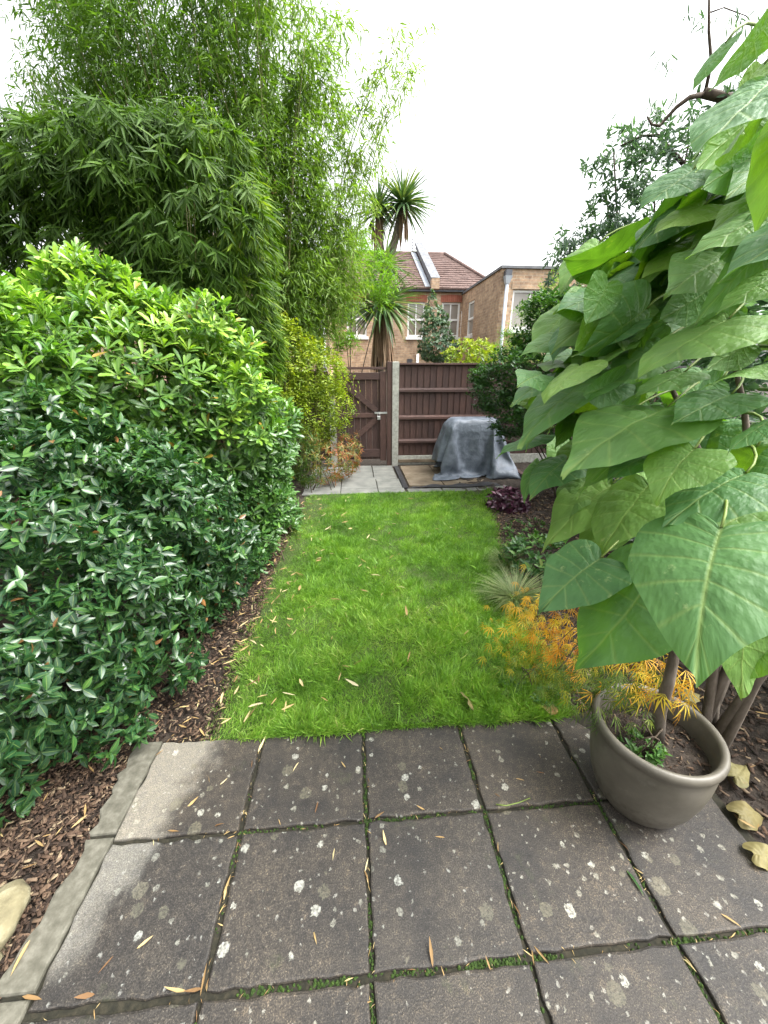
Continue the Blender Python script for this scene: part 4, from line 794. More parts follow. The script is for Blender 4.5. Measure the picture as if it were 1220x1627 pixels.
    -448, 249, 93, -457, 263, 139, -459, 276, 184, -445, 287, 227, -421, 284, 268, -395, 276, 307, -378, 285, 346, -373, 293, 383, -400, 301, 420, -384, 315, 456, -347, 317, 488, -317, 333, 522, -280, 326, 551, -254, 292, 572, -287, 271, 578, -335, 273, 581, -303, 244, 574, -255, 250, 567, -209, 265, 559, -162, 256, 551, -115, 245, 543, -66, 247, 535, -18, 245, 527, 31, 246, 519, 80, 245, 512, 128, 248, 504, 175, 256, 496, 219, 279, 490, 252, 258, 480, 299, 249, 470, 347, 248, 460, 377, 285, 452, 413, 318, 443, 456, 331, 429, 488, 308, 404, 509, 273, 375, 527, 237, 346, 515, 218, 311, 489, 227, 272, 473, 249, 232, 465, 273, 192, 445, 289, 151, 429, 286, 109, 403, 284, 71,
    -472, 286, 75, -451, 293, 117, -427, 291, 159, -409, 272, 200, -392, 274, 239, -368, 289, 277, -377, 305, 314, -403, 314, 351, -389, 326, 387, -353, 325, 418, -324, 343, 453, -289, 347, 484, -255, 322, 508, -245, 280, 524, -290, 274, 528, -337, 280, 531, -310, 246, 524, -262, 247, 517, -216, 264, 509, -170, 257, 502, -123, 246, 494, -75, 247, 486, -26, 248, 478, 23, 246, 470, 72, 245, 462, 119, 248, 454, 167, 260, 446, 209, 284, 440, 245, 265, 431, 289, 249, 421, 337, 245, 411, 367, 283, 402, 405, 312, 393, 442, 341, 383, 482, 336, 364, 503, 303, 336, 521, 267, 306, 534, 231, 276, 524, 213, 242, 497, 215, 203, 488, 241, 164, 471, 258, 125, 447, 264, 90, 436, 273, 45,
    -440, 287, 49, -413, 282, 90, -394, 267, 131, -378, 269, 171, -363, 294, 208, -377, 316, 244, -406, 325, 281, -397, 340, 318, -360, 335, 349, -331, 351, 383, -299, 363, 415, -262, 345, 442, -236, 314, 463, -246, 270, 474, -293, 279, 478, -340, 287, 481, -316, 250, 474, -268, 242, 467, -222, 258, 460, -177, 259, 452, -131, 245, 444, -82, 249, 436, -34, 249, 428, 15, 248, 420, 63, 243, 412, 111, 251, 405, 159, 261, 397, 201, 287, 391, 239, 274, 382, 279, 250, 371, 327, 243, 362, 360, 277, 353, 397, 305, 344, 433, 338, 334, 472, 359, 322, 500, 333, 296, 512, 296, 266, 530, 261, 237, 545, 224, 207, 532, 212, 172, 503, 203, 139, 488, 221, 99, 451, 223, 71, 443, 226, 32,
    -404, 261, 25, -376, 262, 65, -371, 271, 102, -363, 297, 138, -381, 319, 174, -403, 339, 212, -402, 348, 248, -366, 344, 279, -338, 360, 313, -309, 377, 347, -270, 367, 375, -235, 344, 399, -223, 302, 416, -249, 264, 424, -295, 282, 427, -342, 293, 431, -320, 258, 424, -275, 243, 418, -229, 251, 410, -185, 259, 402, -139, 247, 394, -90, 251, 386, -41, 252, 378, 7, 247, 370, 55, 244, 362, 103, 250, 355, 149, 267, 347, 191, 291, 342, 232, 282, 333, 270, 253, 322, 316, 241, 312, 352, 272, 303, 389, 300, 294, 426, 332, 285, 456, 370, 277, 492, 358, 255, 514, 328, 227, 523, 290, 197, 539, 254, 167, 551, 218, 137, 533, 187, 108, 497, 178, 81, 466, 177, 56, 452, 177, 24,
    -364, 262, 16, -351, 289, 44, -363, 309, 73, -377, 330, 112, -394, 355, 145, -407, 369, 181, -372, 356, 211, -338, 360, 242, -315, 386, 277, -280, 388, 308, -243, 368, 333, -213, 337, 355, -217, 293, 367, -253, 262, 373, -297, 285, 377, -344, 299, 381, -319, 258, 378, -281, 255, 370, -238, 249, 361, -193, 258, 352, -147, 249, 344, -98, 256, 336, -50, 250, 328, -1, 249, 320, 47, 244, 312, 95, 251, 305, 141, 267, 298, 182, 295, 292, 223, 288, 284, 262, 260, 273, 306, 242, 263, 345, 266, 254, 376, 303, 246, 415, 330, 236, 440, 373, 230, 481, 385, 215, 510, 359, 188, 520, 322, 157, 534, 285, 127, 542, 247, 97, 542, 207, 69, 522, 167, 54, 493, 153, 45, 471, 135, 22,
    -373, 298, 34, -353, 319, 24, -359, 346, 59, -384, 359, 89, -404, 388, 115, -378, 381, 145, -342, 367, 173, -317, 389, 207, -288, 403, 240, -254, 382, 265, -219, 362, 289, -195, 326, 310, -217, 285, 318, -257, 262, 323, -299, 287, 326, -346, 295, 330, -334, 253, 331, -293, 255, 321, -248, 245, 311, -201, 254, 302, -154, 252, 294, -106, 257, 287, -58, 254, 278, -9, 248, 270, 39, 246, 263, 88, 248, 255, 130, 272, 249, 171, 299, 243, 212, 292, 234, 251, 263, 224, 295, 245, 213, 338, 261, 204, 369, 299, 196, 407, 328, 187, 435, 368, 180, 464, 401, 171, 502, 388, 148, 517, 353, 118, 525, 315, 87, 531, 276, 58, 512, 236, 48, 491, 197, 40, 496, 162, 18, 505, 142, 43,
    -395, 286, 23, -392, 325, 30, -398, 339, 46, -413, 377, 61, -386, 400, 80, -351, 380, 104, -320, 391, 136, -294, 414, 171, -261, 403, 199, -229, 374, 223, -192, 359, 249, -197, 319, 262, -217, 275, 269, -260, 265, 273, -301, 290, 276, -349, 287, 280, -347, 249, 282, -304, 254, 272, -257, 248, 263, -209, 244, 254, -162, 253, 244, -115, 256, 237, -66, 256, 228, -17, 252, 220, 31, 244, 213, 80, 251, 206, 123, 272, 200, 159, 305, 194, 201, 294, 185, 240, 265, 175, 284, 253, 165, 330, 259, 154, 362, 294, 146, 396, 328, 137, 430, 364, 130, 451, 406, 124, 489, 415, 107, 509, 383, 78, 514, 344, 48, 501, 303, 31, 473, 263, 33, 463, 225, 16, 503, 203, 26, 539, 174, 31,
    -443, 298, 16, -434, 339, 26, -421, 372, 27, -397, 397, 34, -366, 393, 39, -327, 396, 66, -300, 419, 100, -265, 421, 132, -229, 405, 160, -196, 381, 186, -185, 359, 206, -199, 314, 212, -222, 271, 219, -261, 270, 223, -304, 290, 226, -351, 279, 230, -358, 246, 233, -314, 250, 223, -266, 246, 214, -218, 242, 205, -171, 255, 195, -123, 257, 187, -74, 254, 179, -26, 249, 171, 22, 248, 163, 70, 256, 156, 117, 271, 150, 158, 298, 146, 198, 305, 140, 232, 273, 127, 273, 249, 116, 319, 260, 106, 358, 287, 96, 389, 324, 88, 420, 362, 80, 440, 407, 75, 472, 435, 65, 496, 411, 39, 481, 368, 23, 461, 330, 39, 454, 295, 21, 489, 268, 15, 528, 243, 24, 566, 213, 17,
    -490, 318, 16, -471, 364, 16, -446, 406, 16, -407, 432, 16, -357, 429, 16, -311, 430, 33, -272, 431, 62, -234, 422, 92, -196, 410, 123, -164, 391, 152, -165, 344, 164, -191, 303, 166, -219, 266, 171, -261, 276, 173, -307, 287, 176, -350, 265, 182, -369, 247, 184, -324, 245, 174, -276, 249, 164, -227, 243, 155, -178, 248, 146, -131, 256, 138, -82, 255, 129, -34, 247, 121, 15, 250, 114, 62, 262, 107, 106, 283, 103, 152, 303, 99, 196, 323, 95, 235, 295, 82, 263, 257, 67, 309, 257, 56, 348, 285, 47, 380, 321, 39, 402, 365, 33, 425, 409, 27, 451, 450, 23, 457, 425, 36, 437, 391, 16, 426, 350, 20, 472, 337, 16, 515, 312, 16, 556, 284, 16, 596, 254, 16]
Q_ = np.array(DRAPE, float).reshape(-1, 3)/1000.0
root = thing('covered_object', 'garden object hidden under a draped grey waterproof cover by the fence', 'covered furniture', (1.93, 6.02, 0))
CV = Q_*np.array([1, 1, .98])+np.array([1.83, 6.02, .012])
cov = mk('cover', CV, [(j*44+i, j*44+i+1, (j+1)*44+i+1, (j+1)*44+i) for j in range(43) for i in range(43)], M['tarp'], root, True)
sm = cov.modifiers.new('round', 'SUBSURF'); sm.levels = 1; sm.render_levels = 1
th = cov.modifiers.new('cloth', 'SOLIDIFY'); th.thickness = .004

# ------------------------------------------------------------------ house beyond the fence
HY = 17.0
house = thing('brick_house', 'yellow brick terraced house with tiled roof beyond the garden fence', 'house', (2.5, HY, 0))
WX = 4.47          # x of the wing's side wall
WY = 12.7
def wall_y(name, x0, x1, z0, z1, y, th, holes, mat, parent):
    """wall facing -Y with rectangular holes"""
    xs = sorted({x0, x1, *[h[0] for h in holes], *[h[1] for h in holes]}); zs = sorted({z0, z1, *[h[2] for h in holes], *[h[3] for h in holes]})
    b = MB()
    for i in range(len(xs)-1):
        for j in range(len(zs)-1):
            cx, cz = (xs[i]+xs[i+1])/2, (zs[j]+zs[j+1])/2
            if any(h[0] < cx < h[1] and h[2] < cz < h[3] for h in holes): continue
            b.add([(xs[i], y, zs[j]), (xs[i+1], y, zs[j]), (xs[i+1], y, zs[j+1]), (xs[i], y, zs[j+1])], [[0, 1, 2, 3]])
    for h in holes:
        a, c, d, e = h
        b.add([(a, y, d), (c, y, d), (c, y+th, d), (a, y+th, d), (a, y, e), (c, y, e), (c, y+th, e), (a, y+th, e)], [[0, 1, 2, 3], [7, 6, 5, 4], [0, 3, 7, 4], [2, 1, 5, 6]])
    return b.out(name, mat, parent)
def sash(x0, x1, z0, z1, y, parent, vbars=1, mid=True, mat='white'):
    w = thing('window', None, None, np.array([(x0+x1)/2, y, z0])-0*wpos(parent)); w.parent = parent; w.location = tuple(np.array([(x0+x1)/2, y, z0])-wpos(parent))
    f = .07; b = MB()
    b.box((x0, y+.06, z0), (x0+f, y+.14, z1)); b.box((x1-f, y+.06, z0), (x1, y+.14, z1)); b.box((x0+f, y+.06, z1-f), (x1-f, y+.14, z1)); b.box((x0+f, y+.06, z0), (x1-f, y+.14, z0+f))
    if mid: b.box((x0+f, y+.05, (z0+z1)/2-.035), (x1-f, y+.13, (z0+z1)/2+.035))
    for k in range(vbars):
        xc = x0+(x1-x0)*(k+1)/(vbars+1); b.box((xc-.02, y+.065, z0+f), (xc+.02, y+.125, z1-f))
    b.out('frame', M['white'], w)
    MB().box((x0+f, y+.10, z0+f), (x1-f, y+.108, z1-f)).out('pane', M['glass'], w)
    MB().box((x0-.06, y-.06, z0-.11), (x1+.06, y+.055, z0-.002)).out('sill', M['white'], w)
W1 = (2.28, 2.98, 2.80, 4.06); W2 = (3.66, 4.40, 2.80, 4.06)
W0 = (-.15, .65, 2.80, 4.06)
wall_y('wall', -1.2, WX, -.1, 4.42, HY, .2, [W1, W2, W0], M['brick'], house)
for W in (W1, W2, W0):
    sash(W[0], W[1], W[2], W[3], HY, house, 1)
    n = 11
    for k in range(n):
        a = W[0]-.06+(W[1]-W[0]+.12)*k/n; b = a+(W[1]-W[0]+.12)/n-.008
        bow = .04*math.sin(math.pi*(k+.5)/n)
        MB().box((a, HY-.012, W[3]+.002), (b, HY+.0-.002, W[3]+.23+bow)).out('lintel_brick', M['red'], house)
MB().box((-1.2, HY-.16, 4.40), (WX-.02, HY-.01, 4.50), .01).out('gutter', M['gutter'], house)
# roof slope with tile courses, hipped on the right
rf0 = np.array([0, HY-.2, 4.5]); rf1 = np.array([0, 20.0, 6.40])
roof = mk('roof', [(-1.2, HY-.2, 4.47), (5.95, HY-.2, 4.47), (4.30, 20.0, 6.37), (-1.2, 20.0, 6.37), (-1.2, 23.2, 4.47), (5.95, 23.2, 4.47)],
          [[0, 1, 2, 3], [3, 2, 5, 4], [1, 5, 2]], M['tile'], house)
V, Fc = [], []
nc = 17
for c in range(nc):
    t0, t1 = c/nc, (c+1)/nc
    p0, p1 = rf0+(rf1-rf0)*t0, rf0+(rf1-rf0)*t1
    xr = 5.95+(4.30-5.95)*t0
    x = -1.2+(c % 2)*.15
    while x < xr:
        x1 = min(x+.295, xr); j = RNG.normal()*.006
        b = len(V)
        V += [(x, p0[1], p0[2]+.045+j), (x1, p0[1], p0[2]+.045+j), (x1, p1[1], p1[2]+.012), (x, p1[1], p1[2]+.012), (x, p0[1], p0[2]-.005), (x1, p0[1], p0[2]-.005)]
        Fc += [[b, b+1, b+2, b+3], [b+4, b+5, b+1, b]]
        x += .3
mk('roof_tiles', V, Fc, M['tile'], roof, kind='stuff')
b = MB(); b.tube([(-1.2, 20, 6.40), (4.3, 20, 6.40)], .09, 8); b.tube([(4.3, 20, 6.42), (5.95, HY-.2, 4.52)], .085, 8); b.out('ridge_tiles', M['tile'], roof, True)
# party wall with coping
pw0, pw1 = np.array([3.28, HY-.25, 4.52]), np.array([3.12, 20.1, 6.62])
b = MB()
for s in (0,):
    d = pw1-pw0
    V = [pw0+(-.12, 0, 0), pw0+(.16, 0, 0), pw1+(.16, 0, 0), pw1+(-.12, 0, 0), pw0+(-.12, 0, .26), pw0+(.16, 0, .26), pw1+(.16, 0, .16), pw1+(-.12, 0, .16)]
    b.add(V, [[3, 2, 1, 0], [4, 5, 6, 7], [0, 1, 5, 4], [1, 2, 6, 5], [2, 3, 7, 6], [3, 0, 4, 7]])
pwo = b.out('party_wall', M['lead'], house)
MB().bar(pw0+(.02, -.02, .30), pw1+(.02, 0, .20), .36, .07).out('coping', M['lead'], pwo)
MB().bar(pw0+(-.25, .1, .04), pw1+(-.25, 0, -.1), .2, .03).out('flashing', M['pipe'], pwo)
MB().box((3.15, HY-.28, 4.46), (3.46, HY-.02, 4.86), .02).out('corbel', M['brick'], pwo)
b = MB(); b.tube([(2.85, 20, 6.4), (2.85, 20, 7.0)], .015, 5)
for k in range(4): b.tube([(2.72+.02*k, 20, 6.6+.11*k), (3.0-.02*k, 20, 6.6+.11*k)], .009, 4)
b.out('aerial', M['gutter'], house)
MB().tube([(2.72, HY-.06, -.1), (2.72, HY-.06, 2.15)], .055, 8).out('waste_pipe', M['white'], house, True)
vt = MB()
for k in range(4): vt.box((2.30, HY-.015, 1.78+.05*k), (2.52, HY-.002, 1.815+.05*k))
vt.out('air_vent', M['gutter'], house)
# flat-roofed wing
wing = thing('house_wing', 'flat-roofed brick rear wing with wide white window and grey downpipe', 'house extension', (5.4, WY, 0))
SW = (15.3, 16.1, 2.75, 3.92)
b = MB(); ys = [WY, SW[0], SW[1], HY-.02]; zs = [-.1, SW[2], SW[3], 4.33]
for i in range(3):
    for j in range(3):
        if i == 1 and j == 1: continue
        b.add([(WX, ys[i], zs[j]), (WX, ys[i+1], zs[j]), (WX, ys[i+1], zs[j+1]), (WX, ys[i], zs[j+1])], [[3, 2, 1, 0]])
a_, c_, d_, e_ = SW
b.add([(WX, a_, d_), (WX+.2, a_, d_), (WX+.2, c_, d_), (WX, c_, d_), (WX, a_, e_), (WX+.2, a_, e_), (WX+.2, c_, e_), (WX, c_, e_)], [[0, 1, 2, 3], [7, 6, 5, 4], [0, 4, 5, 1], [3, 2, 6, 7]])
b.out('wall', M['brick_side'], wing)
w = thing('window', None, None, (0, 0, 0)); w.parent = wing; w.location = (WX-5.4, 15.7-WY, SW[2])
b = MB(); f = .07
b.box((WX+.03, a_, d_), (WX+.12, a_+f, e_)); b.box((WX+.03, c_-f, d_), (WX+.12, c_, e_)); b.box((WX+.03, a_+f, e_-f), (WX+.12, c_-f, e_)); b.box((WX+.03, a_+f, d_), (WX+.12, c_-f, d_+f)); b.box((WX+.02, a_+f, (d_+e_)/2-.04), (WX+.11, c_-f, (d_+e_)/2+.04))
b.out('frame', M['white'], w)
MB().box((WX+.07, a_+f, d_+f), (WX+.08, c_-f, e_-f)).out('pane', M['glass'], w)
MB().box((WX-.07, a_-.05, d_-.1), (WX+.02, c_+.05, d_-.002)).out('sill', M['white'], w)
FW = (4.86, 6.0, 2.72, 3.80)
wall_y('wall', WX, 8.2, -.1, 4.33, WY, .2, [FW], M['brick'], wing)
sash(FW[0], FW[1], FW[2], FW[3], WY, wing, 1, False)
MB().box((FW[0]-.05, WY-.02, FW[3]+.01), (FW[1]+.05, WY-.003, FW[3]+.22)).out('lintel', M['brick'], wing)
mk('flat_roof', [(WX-.05, WY-.06, 4.332), (8.2, WY-.06, 4.332), (8.2, HY, 4.332), (WX-.05, HY, 4.332), (WX-.05, WY-.06, 4.40), (8.2, WY-.06, 4.40), (8.2, HY, 4.40), (WX-.05, HY, 4.40)],
   [[3, 2, 1, 0], [4, 5, 6, 7], [0, 1, 5, 4], [1, 2, 6, 5], [2, 3, 7, 6], [3, 0, 4, 7]], M['lead'], wing)
dp = MB().tube([(4.62, WY-.09, -.1), (4.62, WY-.09, 4.0)], .05, 10).out('downpipe', M['pipe'], wing, True)
mk('hopper', [(4.57, WY-.15, 3.92), (4.67, WY-.15, 3.92), (4.67, WY-.01, 3.92), (4.57, WY-.01, 3.92), (4.51, WY-.20, 4.12), (4.73, WY-.20, 4.12), (4.73, WY-.01, 4.12), (4.51, WY-.01, 4.12)],
   [[3, 2, 1, 0], [4, 5, 6, 7], [0, 1, 5, 4], [1, 2, 6, 5], [2, 3, 7, 6], [3, 0, 4, 7]], M['pipe'], dp)
MB().box((4.53, WY-.19, 4.125), (4.71, WY-.004, 4.27)).out('outlet', M['gutter'], dp)
# left wing of the neighbouring house
nb = thing('neighbour_house', 'brick house with white window and cream downpipe seen left through bamboo', 'house', (-3.0, 15.0, 0))
NWY = 15.0
NW = (-1.95, -1.12, 2.7, 4.05)
wall_y('wall', -9.5, -.75, -.1, 4.75, NWY, .2, [NW], M['brick'], nb)
sash(NW[0], NW[1], NW[2], NW[3], NWY, nb, 0, True)
mk('side_wall', [(-.75, NWY, -.1), (-.75, 19.0, -.1), (-.75, 19, 4.75), (-.75, NWY, 4.75)], [[0, 1, 2, 3]], M['brick_side'], nb)
mk('roof', [(-9.8, NWY-.25, 4.7), (-.6, NWY-.25, 4.7), (-2.6, 18.5, 6.6), (-9.8, 18.5, 6.6), (-.6, 22, 4.7), (-9.8, 22, 4.7)], [[0, 1, 2, 3], [1, 4, 2], [3, 2, 4, 5]], M['tile'], nb)
MB().tube([(-.95, NWY-.07, -.1), (-.95, NWY-.07, 4.6)], .07, 8).out('downpipe', M['white'], nb, True)
MB().box((-9.8, NWY-.36, 4.62), (-.6, NWY-.26, 4.72)).out('gutter', M['gutter'], nb)
MB().box((-3.6, 17.2, 5.2), (-2.6, 18.0, 8.2), .02).out('chimney', M['red'], nb)

# ------------------------------------------------------------------ leaf materials
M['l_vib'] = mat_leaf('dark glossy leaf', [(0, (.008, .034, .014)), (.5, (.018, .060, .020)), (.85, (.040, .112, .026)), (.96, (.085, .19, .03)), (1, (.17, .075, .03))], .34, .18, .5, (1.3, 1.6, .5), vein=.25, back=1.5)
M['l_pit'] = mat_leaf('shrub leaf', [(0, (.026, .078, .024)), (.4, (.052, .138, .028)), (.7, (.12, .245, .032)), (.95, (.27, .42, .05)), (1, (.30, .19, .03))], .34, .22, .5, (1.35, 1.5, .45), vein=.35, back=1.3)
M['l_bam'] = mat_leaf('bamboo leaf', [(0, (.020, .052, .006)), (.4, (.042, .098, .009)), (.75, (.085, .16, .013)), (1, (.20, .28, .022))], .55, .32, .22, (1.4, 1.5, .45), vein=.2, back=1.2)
M['l_tall'] = mat_leaf('pale bamboo leaf', [(0, (.05, .115, .024)), (.5, (.11, .20, .035)), (1, (.23, .33, .06))], .5, .45, .35, (1.3, 1.45, .45))
M['l_weep'] = mat_leaf('yellow green leaf', [(0, (.08, .15, .016)), (.5, (.20, .29, .024)), (.9, (.36, .42, .04)), (1, (.46, .40, .06))], .45, .4, .4, (1.3, 1.3, .4))
M['l_lime'] = mat_leaf('lime leaf', [(0, (.09, .19, .02)), (.5, (.17, .33, .03)), (1, (.30, .46, .05))], .5, .4, .35, (1.3, 1.4, .4))
M['l_nand'] = mat_leaf('red tipped leaf', [(0, (.03, .08, .018)), (.35, (.07, .14, .025)), (.6, (.17, .17, .03)), (.8, (.32, .10, .03)), (1, (.40, .15, .07))], .45, .35, .4, (1.3, 1.2, .5))
M['l_green'] = mat_leaf('mid green leaf', [(0, (.018, .06, .018)), (.55, (.042, .115, .026)), (.9, (.10, .20, .035)), (1, (.24, .17, .06))], .42, .32, .45, (1.4, 1.5, .45))
M['l_back'] = mat_leaf('tree leaf', [(0, (.045, .09, .055)), (.6, (.075, .14, .08)), (1, (.11, .19, .09))], .4, .42, .5, (1.3, 1.45, .8))
M['l_ivy'] = mat_leaf('grey green leaf', [(0, (.04, .085, .045)), (.6, (.075, .14, .075)), (1, (.15, .22, .11))], .45, .25, .5)
M['l_palm'] = mat_leaf('palm sword leaf', [(0, (.04, .095, .04)), (.6, (.08, .155, .06)), (.9, (.16, .22, .09)), (1, (.30, .34, .16))], .4, .2, .5, vein=.3)
M['l_dead'] = mat_leaf('dead palm leaf', [(0, (.17, .11, .07)), (.6, (.30, .20, .13)), (1, (.42, .31, .21))], .8, .15, .3, (1, .9, .7))
M['l_heu'] = mat_leaf('purple leaf', [(0, (.018, .008, .014)), (.6, (.055, .016, .034)), (.92, (.12, .035, .07)), (1, (.26, .12, .16))], .35, .1, .5, (1.5, .6, .8))
M['l_acer'] = mat_leaf('orange thread leaf', [(0, (.30, .10, .015)), (.3, (.52, .22, .016)), (.65, (.62, .38, .03)), (1, (.46, .42, .04))], .5, .4, .3, (1.3, 1.1, .4))
M['l_acerg'] = mat_leaf('green thread leaf', [(0, (.05, .10, .02)), (.5, (.11, .18, .025)), (.8, (.28, .29, .025)), (1, (.48, .36, .025))], .5, .4, .3, (1.3, 1.2, .4))
M['l_sedge'] = mat_leaf('sedge blade', [(0, (.07, .12, .03)), (.6, (.13, .18, .06)), (1, (.25, .27, .13))], .5, .3, .4)
M['l_fall'] = mat_leaf('fallen leaf', [(0, (.14, .075, .035)), (.3, (.30, .20, .085)), (.7, (.44, .34, .16)), (1, (.52, .46, .28))], .7, .2, .3, (1.1, 1, .6), each=1.0)
M['l_litter'] = mat_leaf('leaf litter', [(0, (.14, .075, .035)), (.3, (.30, .20, .085)), (.7, (.44, .34, .16)), (1, (.52, .46, .28))], .7, .2, .3, (1.1, 1, .6))
M['l_cat'] = mat_leaf('catalpa leaf', [(0, (.066, .165, .062)), (.5, (.092, .20, .062)), (.8, (.135, .25, .062)), (1, (.21, .32, .055))], .52, .36, .32, (1.7, 1.75, .22), vein=0, back=1.12, mottle=(22, .63, (.26, .34, .15)), each=.12)
M['l_catd'] = mat_leaf('fallen catalpa leaf', [(0, (.15, .115, .045)), (.5, (.19, .175, .08)), (1, (.22, .17, .06))], .6, .25, .3, (1.1, 1.1, .5), mottle=(12, .58, (.30, .16, .05)), each=1.0)

# catalpa leaf relief: the vein pattern runs along the leaf attributes vx, vy
def catalpa_vein(m):
    n, l = m.node_tree.nodes, m.node_tree.links
    b = n['Principled BSDF']
    ax = n.new('ShaderNodeAttribute'); ax.attribute_name = 'vx'
    ay = n.new('ShaderNodeAttribute'); ay.attribute_name = 'vy'
    x = math_(n, l, 'ABSOLUTE', ax.outputs['Fac'])
    w = math_(n, l, 'SUBTRACT', 1.0, math_(n, l, 'DIVIDE', x, .016), clamp=True)
    s = math_(n, l, 'FRACT', math_(n, l, 'ADD', math_(n, l, 'MULTIPLY', ay.outputs['Fac'], 8.0), .5))
    sv = math_(n, l, 'SUBTRACT', 1.0, math_(n, l, 'MULTIPLY', math_(n, l, 'ABSOLUTE', math_(n, l, 'SUBTRACT', s, .5)), 11), clamp=True)
    f = math_(n, l, 'MAXIMUM', w, math_(n, l, 'MULTIPLY', sv, .55))
    src = b.inputs['Base Color'].links[0].from_socket
    c = mixc(n, l, math_(n, l, 'MULTIPLY', f, .5), src, (.30, .38, .11)); l.new(c, b.inputs['Base Color'])
    cb = n.new('ShaderNodeCombineXYZ'); l.new(ax.outputs['Fac'], cb.inputs[0]); l.new(ay.outputs['Fac'], cb.inputs[1]); cb2 = cb
    t = noise(n, l, 14, 3, .55, cb.outputs[0])
    vo = n.new('ShaderNodeTexVoronoi'); vo.voronoi_dimensions = '2D'; vo.feature = 'SMOOTH_F1'; vo.inputs['Scale'].default_value = 26; l.new(cb2.outputs[0], vo.inputs['Vector'])
    h = math_(n, l, 'SUBTRACT', math_(n, l, 'SUBTRACT', math_(n, l, 'MULTIPLY', t.outputs[0], 1.6), math_(n, l, 'MULTIPLY', vo.outputs['Distance'], .7)), math_(n, l, 'MULTIPLY', f, .6))
    bump(n, l, h, .5, .005, b)
catalpa_vein(M['l_cat'])

OUTL = np.array([(0, 0), (.09, -.085), (.20, -.135), (.32, -.12), (.42, -.04), (.475, .08), (.48, .22), (.445, .37), (.375, .52), (.28, .66), (.175, .79), (.08, .91), (.025, .985), (0, 1.03)])
def catmull(P, n):
    t = np.linspace(0, len(P)-1, n); i = np.clip(t.astype(int), 0, len(P)-2); f = (t-i)[:, None]
    g = lambda k: P[np.clip(k, 0, len(P)-1)]
    a, b, c, d = g(i-1), g(i), g(i+1), g(i+2)
    return .5*(2*b+(c-a)*f+(2*a-5*b+4*c-d)*f*f+(3*b-a-3*c+d)*f**3)
def catalpa_mesh(seed, wr=.86):
    r = np.random.default_rng(seed); nk, nu = 40, 8
    ph = r.random(12)*6.28; O = catmull(OUTL, nk)
    droop = r.uniform(.12, .42); cup = r.uniform(-.5, .15); tw = r.normal()*.2; bend = r.normal()*.09; ew = r.uniform(.6, 1.3)
    V, vx, vy = [], [], []
    for j in range(nk):
        k = j/(nk-1); ys = .93*k**1.7 if j < nk-1 else 1.03
        for i in range(-nu, nu+1):
            u = abs(i)/nu; sg = 1 if i >= 0 else -1
            wob = 1+.035*math.sin(k*13+ph[0]+sg)+.02*math.sin(k*29+ph[1]*sg)
            x = sg*O[j, 0]*u*wr*2*.5*wob; y = ys*(1-u)+O[j, 1]*u*(1+.02*math.sin(k*17+ph[2]+sg))
            z = -droop*.6*max(y, 0)**2+cup*x*x-.10*u*u*abs(math.sin(k*3.1+.3))*droop
            z += .022*ew*math.sin(k*12+ph[3]+sg*1.3)*u**2.2+.014*ew*math.sin(k*23+ph[4]*sg)*u**3
            q = abs(math.sin(math.pi*k*8)); z += .020*q*min(1, u*2.5)*(1-.7*u)*math.sin(math.pi*min(1, k*1.1+.1))
            z += .006*math.sin(23*x+ph[5])*math.sin(19*y+ph[6])-.010*math.exp(-(x/.02)**2)
            z += tw*x*y
            V.append((x+bend*y*y, y, z)); vx.append(x); vy.append(k)
    W = 2*nu+1
    Fc = [[j*W+i, j*W+i+1, (j+1)*W+i+1, (j+1)*W+i] for j in range(nk-1) for i in range(2*nu)]
    l, s, t = flat(Fc)
    return mesh_np('leaf', np.array(V, float), l, s, t, True, {'rnd': np.full(len(V), .22 if seed == 40 else .05+.78*r.random()), 'vx': np.array(vx), 'vy': np.array(vy)})

# ------------------------------------------------------------------ the catalpa on the right
CATB = np.array([1.55, 1.15, -.02])
cata = thing('catalpa', 'large-leaved young catalpa overhanging the terracotta-brown pot at right', 'tree', CATB)
cata['label'] = 'catalpa with huge heart-shaped green leaves overhanging the pot at the right'
CM = [catalpa_mesh(40+k, .88+.05*(k % 4)) for k in range(14)]
for m_ in CM: m_.materials.append(M['l_cat'])
def put_cat(me, B, T, roll, wscale=1.0, parent=cata, name='leaf'):
    B, T = np.array(B, float), np.array(T, float); y = T-B; L = np.linalg.norm(y); y /= L
    c = nrm(CAM-(B+T)/2); c = nrm(c-(c@y)*y); k = np.cross(y, c)
    a = math.radians(roll); z = math.cos(a)*c+math.sin(a)*k; x = np.cross(y, z)
    o = bpy.data.objects.new(name, me); COL.objects.link(o); o.parent = parent
    m = Matrix.Identity(4); pw = wpos(parent)
    for q in range(3):
        m[q][0], m[q][1], m[q][2], m[q][3] = float(x[q]*L*wscale), float(y[q]*L), float(z[q]*L), float(B[q]-pw[q])
    o.matrix_basis = m
    return o, B, y, L
